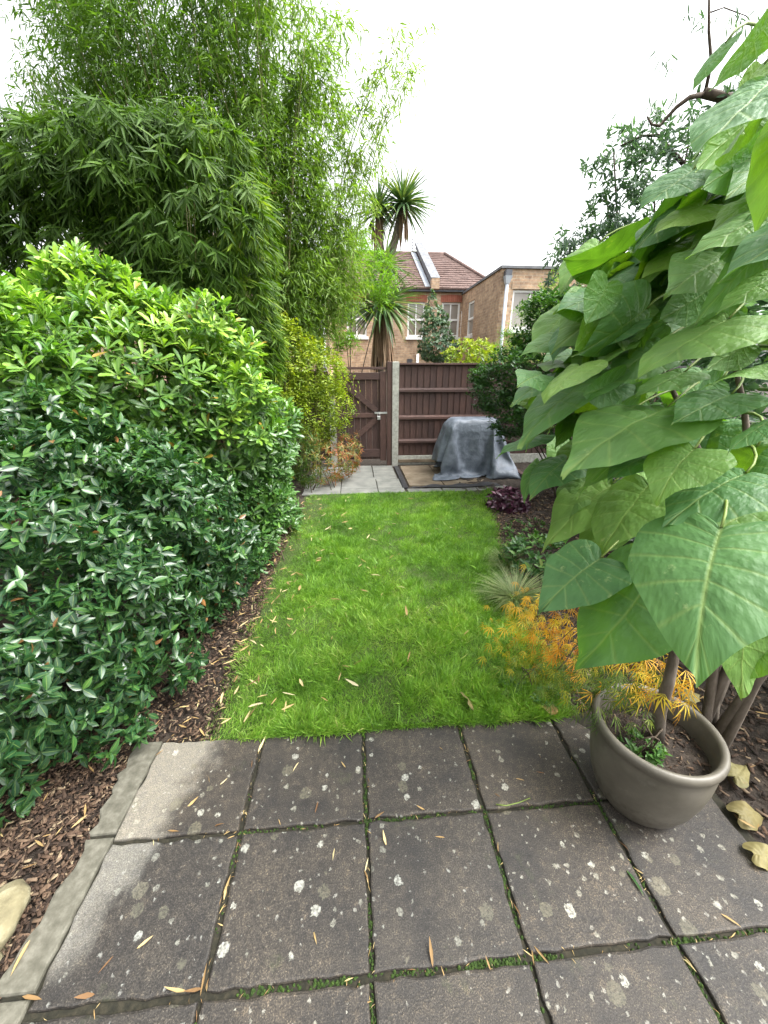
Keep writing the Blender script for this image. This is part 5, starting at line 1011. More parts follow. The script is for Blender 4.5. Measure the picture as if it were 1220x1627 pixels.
HERO = [  # base px, base Y, tip px, tip Y, roll, width factor
    (1146, 838, .70, 1072, 1042, .52, 8, 1.15), (1045, 905, .86, 926, 1082, .80, 25, .95), (955, 886, .98, 848, 952, .92, 30, .95),
    (1040, 758, 1.15, 947, 868, 1.02, 25, 1.0), (985, 760, 1.3, 858, 843, 1.2, 35, .9), (1112, 706, .86, 1026, 776, .80, 22, 1.15),
    (1200, 745, .82, 1048, 806, .78, 40, .95), (1078, 640, 1.05, 888, 712, .95, 52, .85), (1095, 588, 1.1, 1022, 618, 1.05, 50, 1.1),
    (1172, 622, .95, 1078, 658, .9, 45, 1.1), (1235, 580, .82, 1110, 600, .85, 60, .95), (952, 588, 1.3, 806, 688, 1.15, 50, .72),
    (900, 585, 1.5, 806, 632, 1.4, 60, .9), (1045, 696, 1.1, 912, 756, 1.0, 58, .85), (908, 724, 1.35, 834, 772, 1.25, 35, 1.0),
    (862, 688, 1.5, 798, 716, 1.4, 55, .9), (1050, 716, 1.0, 958, 744, .95, 60, .9), (1175, 497, .95, 1012, 578, .9, 48, .9),
    (1000, 472, 1.35, 890, 524, 1.25, 38, 1.15), (918, 482, 1.6, 836, 542, 1.5, 40, 1.0), (1038, 482, 1.2, 944, 562, 1.1, -40, .8),
    (1175, 400, 1.05, 1060, 442, 1.0, 62, 1.0), (1250, 425, .8, 1155, 482, .78, 40, 1.0), (1000, 398, 1.5, 903, 432, 1.4, -55, 1.0),
    (1005, 432, 1.45, 928, 468, 1.4, 140, 1.1), (1190, 478, 1.0, 1080, 545, 1.0, 130, .9), (1245, 10, .95, 1122, 145, .98, 140, .7),
    (1222, 168, .95, 1085, 272, .95, 150, .8), (1220, 235, .92, 1095, 305, .92, 150, .8), (1110, 262, 1.15, 1036, 318, 1.1, 40, 1.1),
    (1085, 330, 1.3, 980, 402, 1.25, 135, .95), (1130, 320, 1.1, 1040, 360, 1.1, 50, 1.0), (1225, 300, .9, 1128, 350, .9, 60, 1.0),
    (1185, 960, .82, 1172, 1088, .78, 140, .9), (1240, 660, .72, 1150, 702, .72, 55, .9), (1250, 790, .95, 1080, 850, .95, 30, 1.0),
    (1210, 700, .9, 1150, 790, .9, 20, 1.0), (1215, 890, .9, 1110, 960, .85, 30, 1.0), (985, 505, 1.5, 905, 548, 1.4, 30, .9),
    (1140, 450, 1.1, 1040, 520, 1.1, 150, .9), (1060, 540, 1.25, 960, 600, 1.2, 30, .9), (1205, 540, 1.0, 1110, 585, 1.0, 150, .8),
    (1010, 650, 1.35, 925, 690, 1.3, 140, .9), (1120, 670, 1.15, 1040, 690, 1.1, 150, .9), (1230, 350, .85, 1130, 420, .85, 150, .9),
    (1120, 380, 1.2, 1020, 430, 1.2, 45, 1.0), (1060, 400, 1.35, 985, 450, 1.3, 150, 1.0), (1000, 800, 1.3, 905, 880, 1.2, 20, .8),
    (1090, 780, 1.1, 1010, 850, 1.05, 30, 1.0), (1235, 1000, .8, 1160, 1070, .78, 30, 1.0), (1100, 470, 1.3, 1020, 490, 1.3, 60, 1.0),
    (1160, 60, 1.15, 1098, 135, 1.15, 60, .9), (1225, 90, 1.0, 1140, 190, 1.0, 60, .9), (1195, 220, 1.05, 1110, 290, 1.05, 65, .9), (1240, 260, .95, 1165, 330, .95, 60, .9), (1150, 210, 1.2, 1075, 290, 1.2, 60, .9), (1190, 330, 1.0, 1100, 390, 1.0, 65, .9), (1100, 290, 1.3, 1030, 350, 1.3, 60, .9), (1240, 380, .95, 1150, 440, .95, 65, .9), (1215, 120, 1.1, 1150, 215, 1.1, 150, .9), (1240, 210, 1.2, 1190, 330, 1.2, 20, .9), (960, 380, 1.6, 880, 440, 1.5, 45, .9), (1150, 600, 1.2, 1090, 640, 1.2, 150, 1.0)]
def petiole(B, y, leaf_o, parent_loc, bend):
    tgt = B+(np.array(bend)-B)*min(1, .26/np.linalg.norm(np.array(bend)-B))
    ts = np.linspace(0, 1, 6)
    c = B-y*.06+np.array([0, 0, .03])
    P = [B*(1-t)**2+2*c*t*(1-t)+tgt*t*t for t in ts]
    return P
pet = MB()
def stem_at(P):
    """nearest point on the branch fan that runs from the base up through the crown"""
    return np.array([1.25, 1.35, P[2]+.12])*.6+np.array([P[0]+.25, P[1]+.12, P[2]+.06])*.4
for k, h in enumerate(HERO):
    B, T = pt(h[0], h[1], h[2]), pt(h[3], h[4], h[5])
    if k > 2: B, h = B+(T-B)*.10, h[:6]+((h[6]+13 if 15 < h[6] < 62 else h[6]), h[7])
    o, B, y, L = put_cat(CM[k % len(CM)], B, T, h[6], h[7])
    P = petiole(B, y, o, None, stem_at(B))
    mk('leaf_stalk', *(lambda b: (b.v, b.f))(MB().tube(P, np.linspace(.0028, .0045, 6), 6)), M['greenstem'], cata, True)
# inner leaves that fill the crown
for k in range(120):
    px = random.uniform(900, 1400); lo = np.interp(px, [840, 950, 1100, 1220, 1400], [640, 400, 250, 60, 0])
    py = random.uniform(lo+50, np.interp(px, [840, 1000, 1220, 1400], [760, 860, 900, 1000])); Y = random.uniform(1.3, 2.0) if px < 1220 else random.uniform(.6, 1.5)
    B = pt(px, py, Y)
    if B[2] > 2.9: continue
    d = nrm([-.75+random.gauss(0, .35), -.35+random.gauss(0, .3), -.55+random.gauss(0, .3)])
    put_cat(CM[k % len(CM)], B, B+d*random.uniform(.13, .22), random.choice([35, 50, 60, 20, 70, 140]), random.uniform(.85, 1.05))
for k in range(130):
    f_ = random.random(); px = np.interp(f_, [0, .2, .45, .7, 1], [830, 880, 975, 1080, 1200])+random.uniform(5, 120); py = np.interp(f_, [0, .2, .45, .7, 1], [640, 500, 380, 270, 120])+random.uniform(20, 120)
    B = pt(px, py, random.uniform(1.15, 1.7)); d = nrm([-.8+random.gauss(0, .25), -.4+random.gauss(0, .2), -.45+random.gauss(0, .25)])
    put_cat(CM[k % len(CM)], B, B+d*random.uniform(.12, .20), random.choice([40, 55, 65, 75, 135, 150]), random.uniform(.85, 1.05))
for k, e in enumerate([(1.25, .95, 1.25), (1.2, 1.3, 1.75), (1.05, 1.45, 1.7), (1.15, 1.0, 2.2), (1.3, .75, 1.65), (1.0, 1.2, 1.35), (1.35, 1.2, 2.5)]):
    ts = np.linspace(0, 1, 9); b = CATB+np.array([random.uniform(-.05, .05), random.uniform(-.05, .05), 0])
    P = [b*(1-t)+np.array(e)*t+np.array([.08*math.sin(t*3.1), 0, .22*math.sin(t*3.14)]) for t in ts]
    MB().tube(P, np.linspace(.022, .006, 9), 7).out('stem', M['bark'], cata, True)

# ------------------------------------------------------------------ pot with a thread-leaf maple
PC = np.array([1.085, .968, 0])
pot = thing('plant_pot', 'large round grey-brown glazed pot on the right corner of the patio', 'plant pot', PC)
prof = [(.0, .004), (.115, .0), (.128, .008), (.150, .04), (.174, .10), (.190, .17), (.198, .24), (.200, .30), (.199, .322), (.202, .332), (.208, .342), (.210, .356), (.206, .369), (.197, .374), (.187, .369), (.181, .356), (.177, .31), (.172, .24)]
MB().lathe(prof, PC, 64).out('body', M['pot'], pot, True)
V = [(PC[0], PC[1], .285)]; n = 40
for r_ in (.06, .12, .1745):
    for k in range(n):
        a = 2*math.pi*k/n; V.append((PC[0]+r_*math.cos(a), PC[1]+r_*math.sin(a), .278+.012*RNG.normal()*.5+(.01 if r_ < .1 else 0)))
Fc = [[0, 1+k, 1+(k+1) % n] for k in range(n)]+[[1+q*n+k, 1+(q+1)*n+k, 1+(q+1)*n+(k+1) % n, 1+q*n+(k+1) % n] for q in range(2) for k in range(n)]
mk('potting_soil', V, Fc, M['soil'], pot, True)
ca = RNG.random(260)*6.28; cr_ = .165*np.sqrt(RNG.random(260))
pc_ = chips('potting_crumbs', 260, lambda n_: (PC[0]+cr_*np.cos(ca), PC[1]+cr_*np.sin(ca)), .012, lambda x, y: .277+0*x); pc_.parent = pot; pc_.location = tuple(-PC)
def palmate(nl=7, w=.05, spread=2.6):
    V, Fc, lv = [(0, 0, 0)], [], [0]
    for k in range(nl):
        a = -spread/2+spread*k/(nl-1); L = 1-.35*abs(a)/(spread/2)
        d = np.array([math.sin(a), math.cos(a)]); s = np.array([d[1], -d[0]])
        b = len(V); q = d*L*.45; e = d*L
        V += [(q[0]-s[0]*w, q[1]-s[1]*w, .02-.06), (q[0]+s[0]*w, q[1]+s[1]*w, .02-.06), (e[0], e[1], -.28*L)]; lv += [-1, 1, 0]
        Fc += [[0, b+1, b], [b, b+1, b+2]]
    return np.array(V, float), Fc, np.array(lv, float), np.array([p[1] for p in V])
T_THREAD = palmate(5, .030, 1.8)
acer = thing('threadleaf_maple', 'weeping maple with fine orange and green thread leaves growing in the pot', 'small tree', (PC[0], PC[1], .23))
trunk = [pt(1043, 1175, .985), pt(1048, 1130, .97), pt(1062, 1085, .95), pt(1072, 1035, .95), pt(1062, 985, 1.0), pt(1020, 960, 1.15)]
trunk[0][2] = .265
MB().tube(trunk, [.026, .021, .018, .015, .012, .008], 9).out('trunk', M['bark'], acer, True)
def acer_zone(zones, mat, size, part_n):
    Ls, Rs, Ss, Rn = [], [], [], []
    for px, py, Y, rx, ry, n, hue in zones:
        c = pt(px, py, Y); z = (c-CAM)@fw
        p = c+RNG.normal(size=(n, 3))*np.array([rx*z/F, .10, ry*z/F])*.55
        p[:, 2] = np.maximum(p[:, 2], .04)
        d = nrm(np.stack([RNG.normal(size=n)*.5-.35, RNG.normal(size=n)*.5-.25, -RNG.random(n)*1.2-.1], 1))
        nv = np.stack([RNG.normal(size=n)*.4, RNG.normal(size=n)*.4-.3, np.ones(n)], 1)
        Ls.append(p); Rs.append(frames(d, nv)); Ss.append(size*RNG.uniform(.7, 1.3, n)); Rn.append(np.clip(hue+.2*RNG.normal(size=n), 0, .99))
    foliage(acer, T_THREAD, np.concatenate(Ls), np.concatenate(Rs), np.concatenate(Ss), np.concatenate(Rn), mat, part_n)
acer_zone([(955, 915, 1.75, 70, 34, 70, .5), (915, 950, 1.75, 70, 30, 60, .5), (850, 975, 1.8, 60, 26, 75, .75), (835, 1000, 1.75, 60, 22, 45, .75), (890, 1005, 1.65, 60, 30, 60, .5), (895, 1040, 1.5, 40, 40, 70, .4), (1020, 1055, 1.08, 60, 44, 70, .7), (1055, 1085, 1.0, 40, 40, 40, .75), (960, 900, 1.85, 60, 24, 50, .2)], M['l_acer'], .062, 160)
acer_zone([(875, 1060, 1.5, 70, 44, 140, .5), (905, 1075, 1.4, 60, 44, 120, .4), (975, 1075, 1.2, 60, 40, 80, .4), (1000, 1090, 1.05, 50, 40, 60, .4), (850, 1035, 1.6, 50, 40, 60, .8), (960, 1100, 1.15, 40, 30, 50, .3)], M['l_acerg'], .06, 140)
for px, py, Y in ((955, 925, 1.75), (850, 985, 1.75), (890, 1015, 1.6), (880, 1070, 1.45), (1010, 1065, 1.08), (930, 960, 1.7), (905, 990, 1.6)):
    a = trunk[5] if px < 1000 else trunk[3]; e = pt(px, py, Y); ts = np.linspace(0, 1, 9)
    P = [a*(1-t)+e*t+np.array([0, 0, .10*math.sin(t*math.pi)])+RNG.normal(size=3)*.008 for t in ts]
    MB().tube(P, np.linspace(.007, .0018, 9), 5).out('branch', M['bark'], acer, True)

def clump(name, label, cat, c, r, h, n, leaf, tmpl, mat, most=300, elev=(10, 60), group=None, part='leaf', rest='foliage', stem=True, hue=None, dome=True):
    root = thing(name, label, cat, c, group); c = np.array(c, float)
    L = [(c[0], c[1], c[2]+h*.35, r, r, h*.65)]
    P, D = tips_on(L, n, .45, c[2]+.005)
    loc, d, nv, sh = whorls(P, D, 5, leaf, elev, upbias=.5)
    rs = RNG.random(len(P)); rnd = np.clip(.6*rs[sh]+.4*RNG.random(len(loc)), 0, .99)
    if hue: rnd = np.clip(hue[0]+hue[1]*rnd, 0, .99)
    foliage(root, tmpl, loc, frames(d, nv), leaf*RNG.uniform(.7, 1.2, len(loc)), rnd, mat, most, part, rest)
    if stem: stems(root, c, L*3, M['darkstem'], 3, .004, spread=r*.2)
    return root
clump('pot_seedling', 'small bright green plant at the maple trunk inside the pot', 'small plant', (1.01, .925, .28), .07, .06, 90, .028, T_OVATE, M['l_green'], 80, hue=(.5, .35))
clump('heuchera', 'dark purple leafy heuchera mound at the far right corner of the lawn', 'plant', tuple(at(806, 808)), .24, .24, 190, .075, T_OVATE, M['l_heu'])
clump('perennial', 'small dark green leafy perennial between the lawn and the maple', 'plant', tuple(at(848, 905)), .28, .30, 260, .055, T_OVATE, M['l_green'])
clump('ground_cover', 'low bright green plants at the lawn edge beside the orange maple', 'plant', tuple(at(840, 1090)), .16, .06, 70, .03, T_OVATE, M['l_green'], 60, hue=(.45, .4))
clump('ground_cover', 'low weedy green plants on bare soil past the purple heuchera', 'plant', tuple(at(850, 850)), .32, .10, 120, .04, T_OVATE, M['l_green'], 80, hue=(.4, .4))

# sedge tuft
sg = thing('sedge_tuft', 'pale arching tuft of fine sedge grass at the right lawn edge', 'grass tuft', tuple(at(818, 955)))
def tuft(root, c, n, h, mat, lean=1.0, most=150):
    c = np.array(c); a = RNG.random(n)*6.28; r = RNG.random(n)*.05
    loc = c+np.stack([np.cos(a)*r, np.sin(a)*r, np.zeros(n)], 1)
    d = np.stack([np.cos(a)*lean*RNG.uniform(.2, 1.1, n), np.sin(a)*lean*RNG.uniform(.2, 1.1, n), np.ones(n)], 1)
    nv = np.stack([-np.cos(a)*.5, -np.sin(a)*.5, np.ones(n)], 1)
    T = leaf_t([(.2, .0055), (.45, .006), (.75, .004)], .4, .75)
    foliage(root, T, loc, frames(d, nv), h*RNG.uniform(.6, 1.2, n), RNG.random(n)*.99, mat, most, 'blade', 'blades')
tuft(sg, at(818, 955), 900, .24, M['l_sedge'])
sg2 = thing('sedge_tuft', 'smaller pale sedge tuft just behind the larger one by the lawn', 'grass tuft', tuple(at(806, 900)))
tuft(sg2, at(806, 900), 500, .17, M['l_sedge'], most=60)

# ------------------------------------------------------------------ left side shrubs
def shrub(name, label, cat, base, lobes, N, mode, leaf, tmpl, mat, most=300, rmin=.55, huefn=None, group=None, nst=7, stem_r=.012, kw=None, sub=(7, .42, .78), keep_back=.35, stem_mat='darkstem'):
    root = thing(name, label, cat, base, group)
    LL = sub_lobes(lobes, sub[0], sub[1], sub[2]) if sub[0] else lobes
    P, D = tips_on(LL, N, rmin, .04, keep_back)
    loc, d, nv, sh = mode(P, D)
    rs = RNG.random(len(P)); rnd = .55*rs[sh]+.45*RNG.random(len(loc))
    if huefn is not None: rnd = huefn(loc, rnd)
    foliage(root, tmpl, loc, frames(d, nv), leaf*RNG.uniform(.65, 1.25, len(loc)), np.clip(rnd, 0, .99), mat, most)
    stems(root, base, lobes, M[stem_mat], nst, stem_r)
    return root
VIB = [(-1.55, 1.35, .45, .62, .45, .50), (-1.75, 1.9, .78, .75, .6, .68), (-1.28, 1.72, .45, .50, .5, .45), (-1.18, 2.25, .55, .45, .5, .50), (-2.3, 1.6, .8, .6, .6, .7), (-1.0, 2.5, .30, .32, .42, .30), (-2.0, 1.0, .5, .6, .5, .5), (-1.5, 2.1, 1.0, .5, .5, .38), (-1.12, 1.38, .25, .2, .22, .2)]
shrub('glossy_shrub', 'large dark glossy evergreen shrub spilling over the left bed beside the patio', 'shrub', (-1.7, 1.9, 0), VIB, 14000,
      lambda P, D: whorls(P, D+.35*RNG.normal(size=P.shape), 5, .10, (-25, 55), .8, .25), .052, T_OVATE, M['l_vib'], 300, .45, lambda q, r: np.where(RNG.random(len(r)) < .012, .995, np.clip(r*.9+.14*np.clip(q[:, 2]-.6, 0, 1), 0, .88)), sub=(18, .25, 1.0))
PIT = [lobe(180, 590, 2.9, 180, 120, .6), lobe(320, 665, 3.2, 120, 120, .6), lobe(50, 590, 2.5, 130, 110, .5), lobe(380, 750, 3.6, 75, 110, .55), lobe(300, 800, 3.3, 120, 110, .5), lobe(420, 815, 3.9, 50, 70, .4), lobe(150, 490, 2.9, 60, 60, .35), lobe(140, 440, 2.9, 26, 30, .15), lobe(185, 455, 2.9, 22, 30, .15), lobe(240, 500, 3, 30, 30, .2), lobe(330, 545, 3.2, 24, 34, .2), lobe(300, 580, 3.2, 80, 50, .35), lobe(360, 900, 3.0, 60, 55, .35), lobe(20, 520, 2.6, 60, 60, .4), lobe(150, 710, 2.7, 160, 100, .4)]
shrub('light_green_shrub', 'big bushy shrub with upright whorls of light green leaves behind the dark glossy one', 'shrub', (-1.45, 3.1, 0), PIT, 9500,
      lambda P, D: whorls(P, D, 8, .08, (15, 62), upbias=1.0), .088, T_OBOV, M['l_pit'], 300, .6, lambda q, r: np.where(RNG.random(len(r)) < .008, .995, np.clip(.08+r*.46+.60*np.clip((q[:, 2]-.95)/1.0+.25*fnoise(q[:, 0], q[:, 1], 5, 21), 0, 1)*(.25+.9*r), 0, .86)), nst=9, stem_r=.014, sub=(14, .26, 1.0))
NAN0 = [lobe(425, 815, 4.2, 50, 50, .3), lobe(400, 850, 3.9, 40, 40, .3)]
shrub('low_shrub', 'low dark long-leaved shrub at the left lawn edge below the light green one', 'shrub', tuple(at(418, 880)), NAN0, 700,
      lambda P, D: whorls(P, D, 6, .07, (0, 50), upbias=.1), .095, T_LANCE, M['l_green'], 200, .5, lambda q, r: .2+r*.8, nst=4, stem_r=.006)
NAN = [lobe(500, 740, 5.4, 45, 40, .35), lobe(535, 735, 5.6, 30, 36, .3), lobe(470, 720, 5.2, 40, 45, .35), lobe(555, 720, 5.8, 20, 30, .25)]
shrub('red_tipped_shrub', 'low shrub with orange and red leaf tips beside the gate', 'shrub', tuple(at(505, 785)), NAN, 1500,
      lambda P, D: whorls(P, D, 6, .08, (-30, 40), upbias=.0), .075, T_LANCE2, M['l_nand'], 250, .5, lambda q, r: r*.45+.5*np.clip((q[:, 0]+.75)/.5, 0, 1)*(.4+.8*r), nst=5, stem_r=.006)
WEEP = [lobe(488, 600, 5.7, 66, 50, .4), lobe(435, 620, 5.4, 50, 70, .4), lobe(524, 600, 6.0, 28, 26, .3), lobe(490, 660, 5.7, 60, 50, .35), lobe(460, 560, 5.5, 40, 40, .3)]
def hang(n, leaf, gap):
    def f(P, D):
        D2 = D*.35+np.array([0, 0, -1.0]); return pairs(P, D2, n, leaf, gap, 10, .45, .3, .5)
    return f
wroot = shrub('weeping_shrub', 'yellow-green weeping shrub trailing over the fence left of the gate', 'shrub', (-.75, 5.9, 0), WEEP, 3200, hang(4, .04, .035), .055, T_SMALL, M['l_weep'], 300, .6, lambda q, r: r*.8+.15*np.clip(q[:, 2]-1, 0, 1), nst=6, stem_r=.01)
# trailing strands in front of the gate
sp, sdn = [], []
for k in range(34):
    px = random.uniform(505, 572); y0 = random.uniform(590, 630)-max(0, px-560)*.6; ln = random.uniform(30, 120)*(1.1-(px-505)/85)
    for q in range(int(ln/5)): sp.append(pt(px+random.gauss(0, 3.5), y0+q*5, 6.25+random.gauss(0, .05)))
sp = np.array(sp); nq = len(sp)
leaf_batch('strands', T_SMALL, sp, frames(np.stack([RNG.normal(size=nq)*.5, RNG.normal(size=nq)*.4, -np.ones(nq)], 1), RNG.normal(size=(nq, 3))+np.array([0, -1, .4])), .05*RNG.uniform(.7, 1.2, nq), .3+.6*RNG.random(nq), M['l_weep'], wroot)

# dense broad bamboo
BAM = [lobe(310, 370, 4.5, 115, 140, .75), lobe(230, 290, 4.4, 100, 75, .7), lobe(110, 300, 4.5, 95, 75, .6), lobe(325, 250, 4.5, 75, 50, .6), lobe(60, 250, 4.5, 40, 50, .4), lobe(385, 420, 4.7, 50, 140, .6), lobe(330, 480, 4.6, 100, 100, .6), lobe(150, 410, 4.6, 130, 110, .6), lobe(60, 370, 4.6, 60, 80, .5), lobe(405, 540, 4.9, 42, 70, .5)]
def fan(n, leaf):
    def f(P, D):
        D2 = nrm(D*1.0+np.array([0, 0, -.35]))
        loc, d, nv, sh = whorls(P, D2, n, leaf, (15, 70))
        d = nrm(d)+np.array([0, 0, -.75]); nv = nv+np.array([0, 0, 1.0]); return loc, d, nv, sh
    return f
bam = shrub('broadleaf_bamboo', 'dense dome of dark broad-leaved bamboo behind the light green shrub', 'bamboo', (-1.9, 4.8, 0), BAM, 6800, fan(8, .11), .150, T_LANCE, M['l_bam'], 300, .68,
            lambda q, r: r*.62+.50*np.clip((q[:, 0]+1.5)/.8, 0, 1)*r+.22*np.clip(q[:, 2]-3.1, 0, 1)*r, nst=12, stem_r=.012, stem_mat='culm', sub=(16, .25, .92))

# tall feathery bamboo: arching canes with fine drooping sprays
tall = thing('feathery_bamboo', 'tall feathery pale green bamboo arching above the dark dome into the sky', 'bamboo', (-1.3, 6.3, 0))
Ls, Ds, Ns, Sh = [], [], [], []
def cane(base, top, bow, n_sp, r0=.013, lo=.35, spread=.34, dens=10, build=True):
    base, top, bow = np.array(base), np.array(top), np.array(bow)
    ts = np.linspace(0, 1, 14); P = np.array([base*(1-t)+top*t+bow*math.sin(t*math.pi*.5)*t*(1-t)*2 for t in ts])
    if build: MB().tube(P, np.linspace(r0, .003, 14), 5).out('cane', M['culm'], tall, True)
    for _ in range(n_sp):
        t = lo+(1-lo)*RNG.random(); p = base*(1-t)+top*t+bow*math.sin(t*math.pi*.5)*t*(1-t)*2
        a = RNG.random()*6.28; l_ = spread*(.3+RNG.random())*(1.3-t*.6)
        e = p+np.array([math.cos(a)*l_, math.sin(a)*l_, RNG.normal()*.12+.06])
        for q in range(dens):
            s = .25+.8*RNG.random(); c = p*(1-s)+e*s+RNG.normal(size=3)*.045-np.array([0, 0, .10*s*s])
            Ls.append(c); Ds.append((math.cos(a)*.5+RNG.normal()*.55, math.sin(a)*.5+RNG.normal()*.55, -.45+RNG.normal()*.35)); Ns.append((RNG.normal()*.5, RNG.normal()*.5, 1))
for k in range(80):
    tx = random.uniform(30, 500); ty = random.uniform(-330, 200); Y = random.uniform(5.3, 7.2)
    T = pt(tx, ty, Y); b = np.array([-1.5+.35*random.gauss(0, 1)+.2*(T[0]+1.5), 6.2+random.gauss(0, .3), 0])
    cane(b, T, (0, 0, .8), 72, lo=.42, spread=.50, dens=13)
for k, (tx, ty, Y, ns) in enumerate([(675, 40, 6.6, 26), (640, 60, 6.4, 34), (600, 110, 6.4, 50), (660, 110, 6.8, 16), (560, 60, 6.3, 62), (540, 20, 6.2, 62), (620, 170, 6.5, 30), (590, 220, 6.4, 44), (570, 300, 6.2, 60), (545, 180, 6.1, 64), (555, 380, 6.1, 60), (520, 300, 5.9, 60), (500, 420, 5.8, 60), (560, 420, 6.2, 60), (480, 480, 5.7, 56), (600, 330, 6.4, 34), (530, 450, 6.0, 60), (510, 240, 6, 60), (480, 120, 6, 70), (585, 440, 6.3, 40), (570, 470, 6.2, 40)]):
    T = pt(tx, ty, Y); b = np.array([-1.0+random.gauss(0, .2), 6.25+random.gauss(0, .15), 0])
    cane(b, T, (-.3, 0, 1.2), int(ns*1.5), lo=.45, spread=.32, dens=11)
for k, (tx, ty) in enumerate([(20, 60), (5, 150), (40, 190), (15, 330), (30, 420), (5, 480), (60, 30)]):
    T = pt(tx, ty, 6.2); cane((-2.6, 6.2, 0), T, (0, 0, .6), 26, lo=.55, spread=.4, dens=8)
Ls, Ds, Ns = np.array(Ls), np.array(Ds, float), np.array(Ns, float); nq = len(Ls)
ok = Ls[:, 2] > .5; Ls, Ds, Ns = Ls[ok], Ds[ok], Ns[ok]; nq = len(Ls)
foliage(tall, T_LANCE2, Ls, frames(Ds, Ns), .115*RNG.uniform(.6, 1.3, nq), np.clip(.15+.35*RNG.random(nq)+.45*np.clip((Ls[:, 0]+1.8)/2.2, 0, 1), 0, .99), M['l_tall'], 300)

# ------------------------------------------------------------------ right side: shrubs and trees
RS = [lobe(850, 590, 4.9, 70, 55, .5), lobe(800, 610, 5.2, 60, 40, .4), lobe(890, 640, 4.6, 70, 80, .5), lobe(815, 665, 5.0, 40, 40, .35), lobe(790, 640, 5.3, 40, 22, .3), lobe(890, 500, 4.9, 60, 40, .4), lobe(765, 605, 5.4, 24, 16, .2), lobe(870, 540, 5.0, 60, 40, .45), lobe(930, 560, 4.6, 90, 90, .6), lobe(945, 690, 4.4, 80, 80, .5)]
shrub('layered_shrub', 'dark green fine-leaved layered shrub hanging over the covered object', 'shrub', (2.75, 4.75, 0), RS, 7000,
      lambda P, D: pairs(P, D*np.array([1, 1, .4])+np.array([0, 0, -.1]), 4, .04, .035, 10, .4, .3, .75), .062, T_SMALL, M['l_green'], 300, .5, lambda q, r: r*.75+.2*np.clip((q[:, 2]-1.5), 0, 1)*r, nst=9, stem_r=.012)
HB = [(3.2, 3.6, .9, .9, .8, 1.0), (3.0, 2.7, .9, .8, .8, .95), (2.75, 2.0, .75, .7, .7, .85), (3.4, 4.4, 1.4, .8, .7, 1.0), (3.2, 3.2, 1.7, .9, .9, .8), (2.6, 1.4, .8, .6, .6, .9), (2.9, 2.2, 1.5, .7, .7, .7), (2.5, .8, .9, .6, .6, 1.0)]
shrub('evergreen_hedge', 'dark evergreen bush filling the right border behind the catalpa leaves', 'shrub', (3.0, 2.9, 0), HB, 5200,
      lambda P, D: pairs(P, D+np.array([0, 0, .2]), 4, .06, .035, 20, .4, .3), .085, T_OVATE, M['l_back'], 120, .55, nst=9, stem_r=.016)
RT = [lobe(1010, 310, 6.2, 55, 70, .7), lobe(970, 265, 6.3, 34, 42, .5), lobe(930, 395, 6.6, 40, 26, .6), lobe(1060, 340, 6.0, 90, 90, .8), lobe(1080, 280, 6.0, 70, 70, .6), lobe(1000, 400, 6.3, 110, 50, .8), lobe(1150, 380, 5.6, 120, 130, .9), lobe(960, 330, 6.4, 30, 50, .5), lobe(920, 450, 6.4, 60, 60, .6), lobe(1020, 220, 6.2, 28, 28, .4), lobe(1190, 200, 5.6, 60, 60, .6)]
rt_root = shrub('overhanging_tree', 'blue-green small-leaved tree rising behind the catalpa at the right', 'tree', (4.9, 6.2, 0), RT, 2500,
      lambda P, D: whorls(P, D*.7+.6*RNG.normal(size=P.shape)+np.array([0, 0, -.3]), 8, .16, (-30, 50), .6), .105, T_LEAN, M['l_back'], 200, .3, nst=9, stem_r=.03, sub=(8, .40, .9), keep_back=.9)
def limb(pts, r0, r1, name='branch'):
    MB().tube(pts, np.linspace(r0, r1, len(pts)), 7).out(name, M['darkstem'], rt_root, True)
limb([pt(1185, 175, 5.6), pt(1160, 158, 5.6), pt(1118, 148, 5.6)], .06, .05)
limb([pt(1118, 150, 5.6), pt(1095, 155, 5.6), pt(1075, 170, 5.65), pt(1058, 188, 5.7), pt(1048, 200, 5.7), pt(1035, 198, 5.7), pt(1028, 185, 5.7)], .028, .01)
limb([pt(1120, 148, 5.6), pt(1130, 100, 5.6), pt(1126, 50, 5.6), pt(1127, -20, 5.6)], .02, .012)
limb([pt(1085, 260, 6), pt(1062, 235, 6), pt(1045, 215, 6), pt(1020, 216, 6), pt(985, 232, 6)], .03, .008)
limb([pt(1062, -60, 5.8), pt(1060, 30, 5.8), pt(1058, 110, 5.8)], .004, .002)
limb([pt(1128, 20, 5.6), pt(1150, 12, 5.7), pt(1185, 25, 5.8), pt(1215, 60, 5.8)], .008, .003)
tk = [(4.9, 6.2, -.05), (4.95, 6.2, 1.5), pt(1250, 330, 6.0), pt(1215, 220, 5.8), pt(1180, 172, 5.6)]
limb(tk, .11, .06, 'trunk')
SPR = []
for px, py, w, n in ((1058, 95, 18, 26), (1125, 20, 60, 10), (1170, 30, 40, 60), (1105, 25, 14, 22), (1095, 185, 16, 30), (1040, 170, 16, 26), (1180, 120, 30, 60), (1120, 190, 14, 30), (1070, 155, 10, 10), (1200, 70, 30, 50), (1015, 205, 30, 40), (895, 378, 16, 18)):
    for _ in range(n): SPR.append(pt(px+random.gauss(0, w*.6), py+random.gauss(0, 12), 5.8+random.gauss(0, .15)))
SPR = np.array(SPR); nq = len(SPR)
leaf_batch('hanging_leaves', T_LANCE, SPR, frames(np.stack([RNG.normal(size=nq)*.5, RNG.normal(size=nq)*.5, -np.ones(nq)], 1), RNG.normal(size=(nq, 3))), .12*RNG.uniform(.6, 1.2, nq), RNG.random(nq)*.99, M['l_back'], rt_root)

